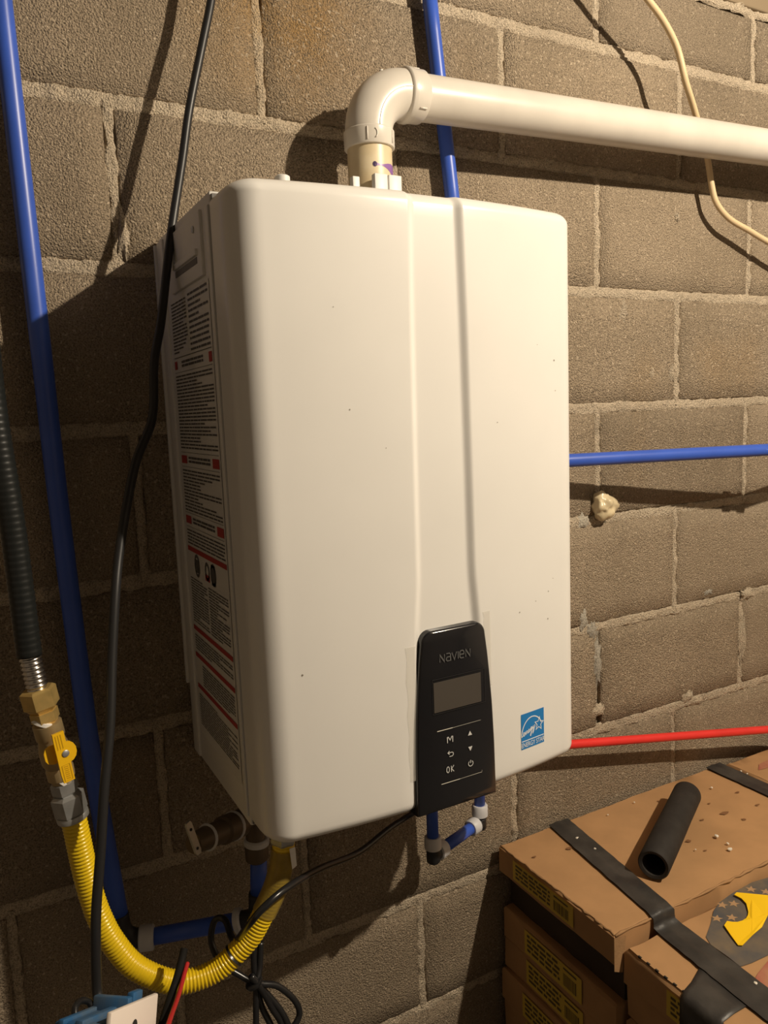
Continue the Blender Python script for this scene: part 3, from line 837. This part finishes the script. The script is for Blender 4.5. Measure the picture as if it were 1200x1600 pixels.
# u-shaped pipe under the control panel
up = thing('blue_drain_loop', (-0.2707, -0.1600, -1.2345), 'short blue pipe loop with grey rings hanging under the black control panel', 'pipe')
ua = Vector((-0.2707, -0.1600, -1.2355)); ub = Vector((-0.1588, -0.1180, -1.2385))
ub = Vector((ub.x, ub.y, ub.z)); 
mk('pipe', tube([ua+Vector((0, 0, .015)), Vector((ua.x+.001, ua.y, HZ0+.004))], .0085, 18), M_BLUE, up, smooth=True)
mk('pipe', tube([ub+Vector((0, 0, .015)), Vector((ub.x+.001, ub.y, HZ0+.004))], .0085, 18), M_BLUE, up, smooth=True)
du = (ub-ua).normalized()
mk('pipe', tube([ua+du*.02, ub-du*.02], .0085, 18), M_BLUE, up, smooth=True)
for c, s in ((ua, 1), (ub, -1)):
    mk('elbow', tube(smooth_path([c+Vector((0, 0, .016)), c+Vector((0, 0, .006)), c+du*s*.004, c+du*s*.020], 5), .0098, 16), M_FIT, up, smooth=True)
    mk('elbow_shoulder', lathe(c+Vector((0, 0, -.0105)), c+Vector((0, 0, 1)), [(0, .0085), (.002, .0100), (.017, .0100), (.018, .009)], 16), M_FIT, up, auto=40)
    ring('crimp_ring', c+Vector((0, 0, .010)), c+Vector((0, 0, 1)), .0124, .019, up)
ring('crimp_ring', ua+du*.010, ub, .0124, .017, up); ring('crimp_ring', ub-du*.010, ua, .0124, .017, up)

# ------------------------------------------------------------------ cables
bc = mk('black_cable', tube(smooth_path([(-0.4651, -0.0500, 0.0130), (-0.4769, -0.0550, -0.0431), (-0.4866, -0.0580, -0.0902), (-0.5028, -0.0620, -0.1462), (-0.5259, -0.0680, -0.2255), (-0.5411, -0.0760, -0.2889), (-0.5605, -0.0900, -0.3607), (-0.5724, -0.1000, -0.4076), (-0.5890, -0.1120, -0.4834), (-0.6026, -0.1200, -0.5334), (-0.6118, -0.1300, -0.5968), (-0.6364, -0.1450, -0.6443), (-0.6554, -0.1650, -0.6969), (-0.6692, -0.1800, -0.7435), (-0.6791, -0.1950, -0.7862), (-0.6901, -0.2100, -0.8512), (-0.6997, -0.2250, -0.9148), (-0.7125, -0.2380, -0.9767), (-0.7230, -0.2480, -1.0393), (-0.7338, -0.2560, -1.1020), (-0.7395, -0.2620, -1.1675), (-0.7397, -0.2680, -1.1827)], 6), .0052, 12), M_CABLE, smooth=True)
tag(bc, 'black cable hanging down past the left side of the white heater', 'cable')
be = mk('beige_cable', tube(smooth_path([(0.1583, -0.0850, 0.0913), (0.2209, -0.0850, 0.0485), (0.2670, -0.0830, 0.0198), (0.3055, -0.0800, -0.0165), (0.3315, -0.0770, -0.0668), (0.3807, -0.0550, -0.0989), (0.4377, -0.0340, -0.1558), (0.4541, -0.0330, -0.2099), (0.4676, -0.0340, -0.2408), (0.5002, -0.0370, -0.2665), (0.5518, -0.0400, -0.2843), (0.6054, -0.0430, -0.3027), (0.7168, -0.0500, -0.3366), (1.05, -.06, -.43), (1.65, -.06, -.46), (2.29, -.05, -.40)], 6), .0054, 12), M_BEIGE, smooth=True)
tag(be, 'beige cable drooping behind the white flue pipe at upper right', 'cable')

# heater power cord with a tied coil
pc = thing('power_cord', (-0.5554, -0.2000, -1.2980), 'black power cord drooping from under the heater into a tied coil', 'cable')
mk('cord', tube(smooth_path([(-0.2686, -0.1300, -1.1774), (-0.3333, -0.1500, -1.1788), (-0.3986, -0.1800, -1.1795), (-0.4745, -0.2300, -1.1498), (-0.5326, -0.2750, -1.1285), (-0.5655, -0.2850, -1.1357), (-0.5797, -0.2700, -1.1610), (-0.5808, -0.2100, -1.2174), (-0.5795, -0.1700, -1.2157), (-0.5896, -0.1600, -1.2180), (-0.5962, -0.1600, -1.2431), (-0.5900, -0.1750, -1.2644), (-0.5675, -0.1900, -1.2842), (-0.5527, -0.2000, -1.2948), (-0.5376, -0.2050, -1.3169), (-0.5242, -0.2100, -1.3437), (-0.5194, -0.2150, -1.3730), (-0.5281, -0.2200, -1.4138)], 6), .0040, 10), M_CORD, pc, smooth=True)
for pts in ([(-0.5516, -0.1900, -1.2414), (-0.5544, -0.1950, -1.2716), (-0.5554, -0.2000, -1.2980), (-0.5587, -0.2050, -1.3233), (-0.5618, -0.2100, -1.3703), (-0.5515, -0.2150, -1.4152)],
            [(-0.5428, -0.1900, -1.2466), (-0.5475, -0.1960, -1.2737), (-0.5528, -0.2040, -1.2877), (-0.5310, -0.2060, -1.2998), (-0.5112, -0.2080, -1.3244), (-0.5046, -0.2100, -1.3453), (-0.5130, -0.2120, -1.3578), (-0.5307, -0.2120, -1.3675)],
            [(-0.5621, -0.2050, -1.2745), (-0.5496, -0.2070, -1.2981), (-0.5392, -0.2080, -1.3254), (-0.5289, -0.2100, -1.3504), (-0.5265, -0.2140, -1.3838)],
            [(-0.5534, -0.1970, -1.2966), (-0.5503, -0.2000, -1.3219), (-0.5425, -0.2020, -1.3459), (-0.5322, -0.2060, -1.3741)]):
    mk('coil_loop', tube(smooth_path(pts, 6), .0040, 10), M_CORD, pc, smooth=True)
ring('cable_tie', (-0.5587, -0.2000, -1.2854), (-0.5486, -0.2030, -1.3048), .0115, .006, pc, M_CORD)

# ------------------------------------------------------------------ gas line at the left
gas = thing('black_gas_pipe', (-0.7645, -0.2000, -0.8682), 'black corrugated gas pipe with bare steel end and brass nut at left', 'pipe')
jp = smooth_path([(-0.7784, -0.2000, -0.3975), (-0.7777, -0.2000, -0.4738), (-0.7771, -0.2000, -0.5830), (-0.7718, -0.2000, -0.6843), (-0.7698, -0.2000, -0.7496), (-0.7680, -0.2000, -0.8334)], 10)
jr = resample(jp, .0022)
mk('jacket', tube(jr, lambda i: .0122 + .0004*math.sin(i*math.pi/1.5), 20), M_JACKET, gas, smooth=True)
GA = Vector((-0.7687, -0.2000, -0.8218)); GB = Vector((-0.7624, -0.2000, -0.8790)); G2 = Vector((-0.7404, -0.2000, -1.0269))
cr = resample([GA, GB], .0012)
mk('corrugated_end', tube(cr, lambda i: .0098 + .0013*math.cos(i*math.pi/2), 20), M_STEEL, gas, smooth=True)
GN = Vector((-0.7639, -0.2000, -0.8683))
ax = (G2-GN).normalized()
HEXUP = Vector((.62, -.78, 0))
mk('brass_nut', lathe(GN, G2, [(0, .0150), (.0022, .0180), (.0195, .0180), (.0215, .0155), (.026, .0120)], 6, HEXUP), M_BRASS, gas)
def gp(t): return GN+ax*t
mk('brass_adapter', lathe(gp(.0245), G2, [(0, .0110), (.001, .0142), (.0110, .0142), (.0125, .0120), (.014, .0115)], 6, HEXUP), M_BRASS, gas)

vl = thing('gas_valve', gp(.09), 'brass gas valve with yellow lever handle between black pipe and yellow hose', 'valve')
mk('thread_tape', lathe(gp(.036), G2+Vector((-.06, 0, .02)), [(0, .0125), (.0006, .0137), (.004, .0140), (.0048, .0125)], 22), M_TAPEW, vl, auto=40)
mk('valve_body', lathe(gp(.0385), G2, [(0, .0120), (.001, .0145), (.016, .0145), (.019, .0130), (.030, .0155), (.044, .0155), (.050, .0130), (.053, .0140), (.063, .0140), (.0635, .0115), (.068, .0112)], 24), M_DBRASS, vl, auto=40)
hd = mk('lever_handle', join(
    extrude_poly([(-.0055, .0245), (.0060, .0245), (.0060, .0125), (.0095, .0115), (.0125, .0085), (.0142, .0040), (.0142, -.0010), (.0125, -.0055), (.0095, -.0085), (.0062, -.0095), (.0062, -.0290), (-.0050, -.0290), (-.0058, -.020), (-.0058, .015)], .0028, frame(gp(.066)+Vector((.0055, -.0285, 0)), (1, .25, .12), -ax))
    , extrude_poly([(-.0170, .005), (-.0150, .009), (-.0100, .0105), (-.0060, .0105), (-.006, -.0095), (-.010, -.0095), (-.0150, -.007), (-.0170, -.003)], .0025, frame(gp(.066)+Vector((.0055, -.0190, 0)), (1, .25, .12), -ax))), M_YHANDLE, vl)
hm = frame(gp(.066)+Vector((.0055, -.0285, 0)), (1, .25, .12), -ax)
if (hm.to_3x3() @ Vector((0, 0, 1))).y > 0: sgn = -1
else: sgn = 1
zface = .0030 if sgn > 0 else -.0002
cs = hm @ Vector((.0030, .0010, zface)); ns = (hm.to_3x3() @ Vector((0, 0, 1)))*sgn
mk('screw', lathe(cs, cs+ns, [(0, .0036), (.0008, .0036), (.0014, .0024)], 14), M_ZINC, vl, auto=40)
emb = []
for rr in range(3):
    x = -.0032+rr*.0026
    emb.append(ribbon([(x, .0222), (x, .0070)], .0008))
emb.append(ribbon([(-.0034, -.0105), (.0044, -.0105), (.0044, -.0272), (-.0034, -.0272)], .0006, True))
for k in range(7): emb.append(ribbon([(-.0015, -.0122-.0021*k), (.0026, -.0128-.0021*k)], .0009))
flat('embossed_lettering', lay(join(*emb), lambda u, v: hm @ Vector((u, v, zface+.0001*sgn))), M_YEMB, hd, ns)

hose = thing('yellow_gas_hose', (-0.6623, -0.2200, -1.2281), 'yellow corrugated gas hose looping from the valve up to the heater', 'hose')
mk('thread_tape', lathe(gp(.1020), G2+Vector((-.05, 0, .02)), [(0, .0105), (.0006, .0125), (.0035, .0128), (.0042, .0110)], 22), M_TAPEW, hose, auto=40)
mk('hex_adapter', lathe(gp(.1065), G2, [(0, .0115), (.001, .0138), (.0120, .0138), (.0135, .0120), (.016, .0115)], 6, HEXUP), M_ZINC, hose)
mk('hex_nut', lathe(gp(.1215), G2, [(0, .0130), (.0025, .0172), (.0215, .0172), (.0235, .0160)], 6, HEXUP), M_ZINC, hose)
mk('nut_collar', lathe(gp(.1445), G2, [(0, .0158), (.001, .0165), (.006, .0165), (.008, .0135)], 24), M_ZINC, hose, auto=40)
HP = smooth_path([tuple(gp(.146)), (-0.7402, -0.2000, -1.0314), (-0.7382, -0.2000, -1.0534), (-0.7354, -0.2000, -1.0818), (-0.7314, -0.2020, -1.1091), (-0.7260, -0.2050, -1.1350), (-0.7156, -0.2080, -1.1661), (-0.6954, -0.2130, -1.2019), (-0.6624, -0.2200, -1.2289), (-0.6377, -0.2240, -1.2357), (-0.6057, -0.2280, -1.2309), (-0.5743, -0.2330, -1.2085), (-0.5593, -0.2360, -1.1896), (-0.5379, -0.2400, -1.1513), (-0.5275, -0.2430, -1.1193), (-0.5242, -0.2440, -1.0975), (-0.5233, -0.2450, -1.0765)], 12)
HR = resample(HP, .00105)
hrad = [.0114, .0128, .0133, .0128]
HN = len(HR)
mk('corrugated_hose', tube(HR, lambda i: hrad[i % 4], 18), M_YELLOW, hose, smooth=True)
i0 = int(HN*.785); i1 = int(HN*.955)
tg = HR[i0:i1:6]
tagm = mk('clear_sleeve', tube(tg, .0146, 18, cap=False), M_TAG, hose, smooth=True)
ht = frame((-0.5237, -0.2620, -1.0916), Vector((-0.5215, -0.2620, -1.1207))-Vector((-0.5237, -0.2620, -1.0916)), (1, .1, 0))
mk('hose_tag', extrude_poly([(0, 0), (.026, 0), (.024, .006), (.001, .0072)], .0006, ht), M_TAPEW, hose)
mk('inlet_nut', lathe(HR[-16], HR[-1]+(HR[-1]-HR[-16]), [(0, .0140), (.003, .0155), (.016, .0155), (.02, .012), (.035, .012)], 6), M_ZINC, hose)
# glare-free retaining clip round the hose
ci = int(HN*.66)
ring('hose_clip', HR[ci], HR[ci+3], .0142, .0035, hose, M_CORD)

# ------------------------------------------------------------------ electrical box, cover plate, wires
pTL = Vector((-0.7398, -0.3720, -1.1221)); pTR = Vector((-0.6912, -0.3280, -1.1545))
ux = (pTR-pTL); pw = ux.length; ux.normalize()
vx = Vector((.05, -.12, -1)); vx = (vx-ux*vx.dot(ux)).normalized()
nf = vx.cross(ux)
if nf.y > 0: nf = -nf
def pl3(u, v, w_): return pTL + ux*u + vx*v + nf*w_
def slab(u0, u1, v0, v1, w0, w1, bev=0):
    vf = bbox(u0, u1, v0, v1, w0, w1, bev)
    return [pl3(*q) for q in vf[0]], vf[1]
cp = thing('cover_plate', pl3(pw/2, .057, 0), 'white wall cover plate with a slot, hanging in front of the blue box', 'cover plate')
mk('plate', slab(0, pw, 0, pw*1.64, -.004, .0015, .0018), M_PLATE, cp, auto=40)
sl = [pl3(pw*.50+.0042*math.cos(a*math.pi/8)*1.0, .0195+.0060*math.sin(a*math.pi/8), .0019) for a in range(16)]
flat('screw_slot', (sl, [tuple(range(16))]), M_DARK, cp, tuple(nf))
eb = thing('electrical_box', pl3(pw*.4, .09, -.05), 'dusty blue plastic electrical box dangling behind the white cover plate', 'electrical box')
mk('box_shell', join(slab(-.002, pw*.80, .010, .105, -.058, -.008, .003), slab(-.008, pw*.86, .006, .012, -.030, -.022, .001), slab(-.006, pw*.84, .007, .012, -.050, -.044, .001)), M_BOXBLUE, eb, auto=40)
mk('mounting_ear', join(slab(pw*.70, pw*.92, -.004, .016, -.020, -.012, .002), slab(pw*.55, pw*.66, -.002, .014, -.050, -.010, .002)), M_BOXBLUE, eb, auto=40)
mk('cable_clamp', tube(smooth_path([pl3(.018, .012, -.050), pl3(.021, .004, -.054), pl3(.031, .001, -.056), pl3(.041, .004, -.054), pl3(.044, .012, -.050)], 5), .0032, 10), M_CORD, eb, smooth=True)
rw = mk('red_wire', tube(smooth_path([(-0.6459, -0.2550, -1.1901), (-0.6527, -0.2680, -1.1915), (-0.6664, -0.3000, -1.1879), (-0.6842, -0.3450, -1.1734), (-0.6996, -0.3900, -1.1573)], 6), .0024, 10), M_REDWIRE, smooth=True)
tag(rw, 'thin red wire in front of the yellow hose', 'wire')
bw = mk('black_wire', tube(smooth_path([(-0.6461, -0.2450, -1.1789), (-0.6512, -0.2520, -1.1861), (-0.6611, -0.2680, -1.1940), (-0.6731, -0.2900, -1.1957), (-0.6893, -0.3300, -1.1878)], 6), .0042, 10), M_WIREB, smooth=True)
tag(bw, 'black wire beside the red wire crossing the yellow hose', 'wire')

# ------------------------------------------------------------------ cardboard boxes
CH = .052
TA = -1.366
rb = random.Random(11)
def carton_mesh(x0, x1, y0, y1, z0, z1, seed, jit=.0011, bev=.003):
    R = random.Random(seed)
    nx, ny = 36, 10
    V = []; F = []
    idx = {}
    def vid(i, j, k, pos):
        if (i, j, k) not in idx:
            idx[(i, j, k)] = len(V); V.append(pos)
        return idx[(i, j, k)]
    xs = [x0+(x1-x0)*(i/nx)**1.6 for i in range(nx+1)]; ys = [y0+(y1-y0)*j/ny for j in range(ny+1)]
    zs = [z0, z1-bev*1.2, z1]
    def P(i, j, k):
        x, y, z = xs[i], ys[j], zs[k]
        ex = i in (0, nx); ey = j in (0, ny)
        if k == 2:
            if ex: x += bev*(1 if i == 0 else -1)
            if ey: y += bev*(1 if j == 0 else -1)
            z += .0012*noise.noise(Vector((x*14, y*14, seed)))
        if ex or ey: x += R.uniform(-jit, jit); y += R.uniform(-jit, jit)
        if k == 2 and (ex or ey): z += R.uniform(-jit, jit*.6)
        return (x, y, z)
    def g(i, j, k): return vid(i, j, k, P(i, j, k) if (i, j, k) not in idx else None)
    for i in range(nx):
        for j in range(ny):
            F.append((g(i, j, 2), g(i+1, j, 2), g(i+1, j+1, 2), g(i, j+1, 2)))
            F.append((g(i, j, 0), g(i, j+1, 0), g(i+1, j+1, 0), g(i+1, j, 0)))
    for k in range(2):
        for i in range(nx):
            F.append((g(i, 0, k), g(i+1, 0, k), g(i+1, 0, k+1), g(i, 0, k+1)))
            F.append((g(i, ny, k), g(i, ny, k+1), g(i+1, ny, k+1), g(i+1, ny, k)))
        for j in range(ny):
            F.append((g(0, j, k), g(0, j, k+1), g(0, j+1, k+1), g(0, j+1, k)))
            F.append((g(nx, j, k), g(nx, j+1, k), g(nx, j+1, k+1), g(nx, j, k+1)))
    return V, F
def end_label(x, y0, y1, z0, z1, par, seed):
    """yellow sticker on the end face, y0 = wall side"""
    lb_ = flat('yellow_label', ([(x-.0022, y0, z0), (x-.0022, y1, z0), (x-.0022, y1, z1), (x-.0022, y0, z1)], [(0, 1, 2, 3)]), M_YLAB, par, (-1, 0, 0))
    R = random.Random(seed); q = []
    L = y0-y1; Hh = z1-z0
    f = lambda u, v: Vector((x-.0026, y0-u, z1-v))
    for r_ in range(4):
        v = Hh*(.12+.2*r_); u = L*.05
        while u < L*.62:
            wd = R.uniform(.006, .02); q.append(quad2(u, min(u+wd, L*.64), v, v+Hh*.11)); u += wd+.003
    u = L*.70
    while u < L*.92:
        wd = R.choice((.001, .0016, .0024)); q.append(quad2(u, u+wd, Hh*.35, Hh*.85)); u += wd+.0016
    q.append(quad2(L*.70, L*.92, Hh*.12, Hh*.2))
    flat('label_print', lay(join(*q), f), M_YINK, lb_, (-1, 0, 0))
ordn = ['top', 'second', 'third', 'fourth', 'fifth', 'sixth', 'seventh', 'eighth']
xa = -.047
heights = [.049, .069] + [(ZO+TA-.118)/5]*5
z1 = TA
for k in range(7):
    z1 = TA - sum(heights[:k]); z0 = z1-heights[k]
    xo = xa + (0 if k == 0 else (.024 if k == 1 else .004+rb.uniform(-.004, .006)))
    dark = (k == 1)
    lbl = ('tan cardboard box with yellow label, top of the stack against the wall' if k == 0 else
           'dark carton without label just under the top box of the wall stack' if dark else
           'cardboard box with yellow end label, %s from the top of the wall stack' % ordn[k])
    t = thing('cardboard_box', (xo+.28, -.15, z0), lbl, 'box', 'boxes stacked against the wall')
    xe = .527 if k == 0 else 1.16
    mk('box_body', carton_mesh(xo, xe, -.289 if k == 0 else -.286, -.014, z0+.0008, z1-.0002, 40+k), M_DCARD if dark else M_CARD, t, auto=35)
    if not dark:
        if k == 0: end_label(xo, -.055, -.205, z0+.008, z1-.006, t, 70)
        else: end_label(xo, -.075, -.215, z0+.008, z1-.007, t, 70+k)
    if k == 0:
        # torn fluted edge along the two near top edges, folded corner flap
        mk('torn_edge', tube([Vector((xo+.002+.0012*rb.uniform(-1, 1), -.016-.0085*i, z1-.0012+.0009*rb.uniform(-1, 1))) for i in range(33)], lambda i: .0017+.0006*math.sin(i*2.3), 6), M_CARDD, t, smooth=True)
        mk('torn_edge', tube([Vector((xo+.002+.0125*i, -.2885+.001*rb.uniform(-1, 1), z1-.0015+.0008*rb.uniform(-1, 1))) for i in range(45)], lambda i: .0018+.0007*math.sin(i*1.7), 6), M_CARDD, t, smooth=True)
        mk('corner_flap', ([(xo-.001, -.290, z1-.004), (xo+.020, -.2925, z1-.006), (xo+.012, -.2940, z0-.012), (xo-.003, -.2925, z0-.006)], [(0, 1, 2, 3)]), M_CARDD, t)
        for i, (c, r_) in enumerate(STAINS):
            R = random.Random(500+i)
            V = [Vector((c[0]+r_*R.uniform(.5, 1.3)*math.cos(a*.7), c[1]+r_*.6*R.uniform(.5, 1.3)*math.sin(a*.7), z1+.0016)) for a in range(9)]
            flat('stain', (V, [tuple(range(9))]), M_STAIN, t, (0, 0, 1))
    if k == 0: BOXA = t
t = thing('cardboard_box', (.8, -.16, TA-.05), 'cardboard box with raised edge beyond the short black tape strip, upper right', 'box', 'boxes stacked against the wall')
mk('box_body', carton_mesh(.5310, 1.20, -.287, -.030, TA-.0480, TA+.006, 61), M_CARD, t, auto=35)
flat('red_print', ([(0.5569, -0.0853, -1.3585), (0.5804, -0.0698, -1.3585), (0.6135, -0.0668, -1.3585), (0.6649, -0.0680, -1.3585), (0.6294, -0.0879, -1.3585), (0.5724, -0.0887, -1.3585)], [(0, 1, 2, 3, 4, 5)]), M_REDP, t, (0, 0, 1))
# front stack
TE = TA - .021
xe0 = -.034
hE = (ZO+TE)/7
for k in range(7):
    z1 = TE-k*hE; z0 = z1-hE
    xo = xe0 + (0 if k == 0 else .004+rb.uniform(-.004, .006))
    t = thing('cardboard_box', (xo+.28, -.44, z0), 'cardboard box with worn flag print on its lid, top of the front stack' if k == 0 else 'cardboard box, %s from the top of the front stack' % ordn[k], 'box', 'boxes stacked in front')
    mk('box_body', carton_mesh(xo, 1.16, -.585, -.2955, z0+.0008, z1-.0002, 80+k, bev=.006), M_CARD, t, auto=35)
    end_label(xo, -.375, -.520, z0+.008, z1-.010, t, 90+k)
    if k == 0:
        BOXE = t
        sl = []
        for i in range(7):
            y = -.318-.0155*i; sl.append(bbox(xo+.004, xo+.0062, y-.0058, y, z1-.0040, z1+.0006))
        mk('perforation_slot', join(*sl), M_DARK, t)
        zt = z1+.0012
        fp = flat('worn_flag_print', fan_xy(FLAG, zt), M_FLAG, t, (0, 0, 1))
        tag(fp, 'worn navy printed flag with bare stars', None)
        for q in STARS:
            st = []
            for i in range(10):
                a = math.pi/2+i*math.pi/5+.35; r_ = .0085 if i % 2 == 0 else .0036
                st.append(Vector((q[0]+r_*1.15*math.cos(a), q[1]+r_*math.sin(a), zt+.0004)))
            flat('printed_star', (st+[Vector((q[0], q[1], zt+.0004))], [(i, (i+1) % 10, 10) for i in range(10)]), M_STAR, fp, (0, 0, 1))
        flat('worn_red_stripe', fan_xy(REDS, zt), M_REDP, t, (0, 0, 1))

# black tape strips laid over the boxes
def tape_mesh(cl, wid, wr=.0011):
    """centre line of (x_left, x_right, y, z) stations, wrinkled"""
    V = []; F = []; cols = 9; R = random.Random(4)
    for i, (xl, xr, y, z) in enumerate(cl):
        for c in range(cols):
            u = c/(cols-1)
            ridge = .0022*math.exp(-((u-.42-.05*math.sin(i*.35))/.09)**2)
            e = .0015*noise.noise(Vector((i*.9, c*3.0, 1))) if c in (0, cols-1) else 0
            V.append((xl+(xr-xl)*u+e, y, z+.0034+ridge+wr*.5*noise.noise(Vector((i*.4, c*.7, 3)))))
    for i in range(len(cl)-1):
        for c in range(cols-1):
            a = i*cols+c; F.append((a, a+1, a+cols+1, a+cols))
    n = len(V)
    V2 = V + [(v[0], v[1], v[2]-.0012) for v in V]
    F2 = F + [tuple(q+n for q in reversed(f)) for f in F]
    return V2, F2
cl = []
for i in range(25):
    t_ = i/24; y = -.0145+(-.2885+.0145)*t_
    cl.append((.065+(.027-.065)*t_, .110+(.071-.110)*t_, y, TA+.0004))
for z in (TA-.004, TA-.012, TE+.003): cl.append((.028, .073, -.2925-.001*(TA-z)/.01, z))
for i in range(1, 25):
    t_ = i/24; y = -.2955+(-.58+.2955)*t_
    cl.append((.028+(.016-.028)*min(1, t_*1.6), .075+(.066-.075)*min(1, t_*1.6), y, TE+.0006))
tp = mk('black_tape', tape_mesh(cl, 0), M_BTAPE, smooth=True)
tag(tp, 'long strip of black tape across both the wall box and the flag box', 'tape')
cl = []
for i in range(22):
    t_ = i/21; y = -.016+(-.287+.016)*t_
    cl.append((.485, .5275, y, TA+.0004+(.0))) 
tp2 = mk('black_tape', tape_mesh(cl, 0), M_BTAPE, smooth=True)
tag(tp2, 'short strip of black tape at the raised box edge by the wall', 'tape')
cl = []
tp3v = []
for i in range(9):
    u = i/8
    tp3v.append([(xe0-.0028, -.398-.062*u, TE-.052), (xe0-.0028, -.398-.062*u, TE-.007), (xe0+.005, -.398-.062*u, TE+.0018), (xe0+.028, -.392-.066*u, TE+.0018), (xe0+.058, -.380-.078*u, TE+.0018)])
V = [q for r_ in tp3v for q in r_]; F = []
for i in range(8):
    for c in range(4):
        a = i*5+c; F.append((a, a+1, a+6, a+5))
tp3 = mk('black_tape', (V, F), M_BTAPE, smooth=True)
md = tp3.modifiers.new('thickness', 'SOLIDIFY'); md.thickness = .0008; md.offset = 0
tag(tp3, 'black tape patch wrapped over the left end of the flag box', 'tape')

# foam tube on the wall box
fa = Vector((0.0977, -0.2294, -1.3376)); fb = Vector((0.3275, -0.1015, -1.3376))
fr_ = .0250
zt_ = TA+.0022+fr_+.0012
fa.z = fb.z = zt_
def foam_tube():
    t = (fb-fa).normalized(); u = Vector((0, 0, 1)); b = t.cross(u)
    L = (fb-fa).length; seg = 40; V = []; F = []
    prof = [(.001, .0185), (.0, .0230), (.0020, .0250), (L*.33, .0252), (L*.66, .0248), (L-.003, .0250), (L, .0230), (L-.001, .0185)]
    for d, r in prof:
        for k in range(seg):
            a = 2*math.pi*k/seg
            V.append(fa+t*d+u*(r*math.cos(a))+b*(r*math.sin(a)))
    n = len(prof)
    for i in range(n):
        j = (i+1) % n
        for k in range(seg):
            k2 = (k+1) % seg
            F.append((i*seg+k, i*seg+k2, j*seg+k2, j*seg+k))
    return V, F
ft = mk('pipe_insulation', foam_tube(), M_FOAMT, auto=50)
tag(ft, 'short black foam pipe insulation tube lying on the top cardboard box', 'pipe insulation')

# yellow card offcut
YC = YCARD
V = [Vector((x, y, TE+.0030+.004*max(0, (x-.13)/.1)+.0015*math.sin(x*60))) for x, y in YC]
n = len(V)
yc = mk('yellow_card', (V+[v+Vector((0, 0, .0009)) for v in V], [tuple(range(n)), tuple(range(2*n-1, n-1, -1))]+[(i, (i+1) % n, n+(i+1) % n, n+i) for i in range(n)]), M_YCARD)
tag(yc, 'bright yellow card offcut with a round notch lying on the flag box', 'card')

# crumbs
for i, (c, r_) in enumerate(CRUMBS):
    bm = bmesh.new(); bmesh.ops.create_icosphere(bm, subdivisions=1, radius=r_)
    R = random.Random(900+i)
    for v in bm.verts: v.co *= R.uniform(.6, 1.2)
    for v in bm.verts: v.co.z *= .7
    V = [Vector(c)+v.co+Vector((0, 0, r_*.45)) for v in bm.verts]; bm.verts.index_update(); F = [tuple(v.index for v in f.verts) for f in bm.faces]; bm.free()
    o = mk('plaster_crumb', (V, F), M_CRUMB)
    where = ('on the flag box' if c[1] < -.293 else 'on the box beyond the short black tape' if c[0] > .53 else
             'on the long black tape strip' if c[0] < .12 - .14*(-c[1]) and c[0] > .045 - .06*(-c[1]) else 'beside the black foam tube')
    tag(o, 'tiny pale plaster crumb ' + where, 'crumb', 'plaster crumbs on the boxes')

# lump of spray foam on the wall
bm = bmesh.new(); bmesh.ops.create_icosphere(bm, subdivisions=4, radius=1.0)
fc_ = Vector((0.2074, -0.0100, -0.7864))
V = []
for v in bm.verts:
    c = v.co.copy()
    r_ = 1+.28*noise.noise(c*1.6+Vector((3, 1, 4)))+.12*noise.noise(c*4)
    q = Vector((c.x*.0235*r_, c.y*.021*r_, c.z*.0245*r_))
    if c.z > .2: q.x -= (c.z-.2)*.006
    if c.x > .75 and c.z < .1: q.x += .008*(c.x-.75)/.25
    V.append(fc_+q)
bm.verts.index_update(); F = [tuple(v.index for v in f.verts) for f in bm.faces]; bm.free()
fo = mk('spray_foam', (V, F), M_FOAM, smooth=True)
tag(fo, 'cream lump of hardened spray foam stuck to the block wall', 'foam lump')
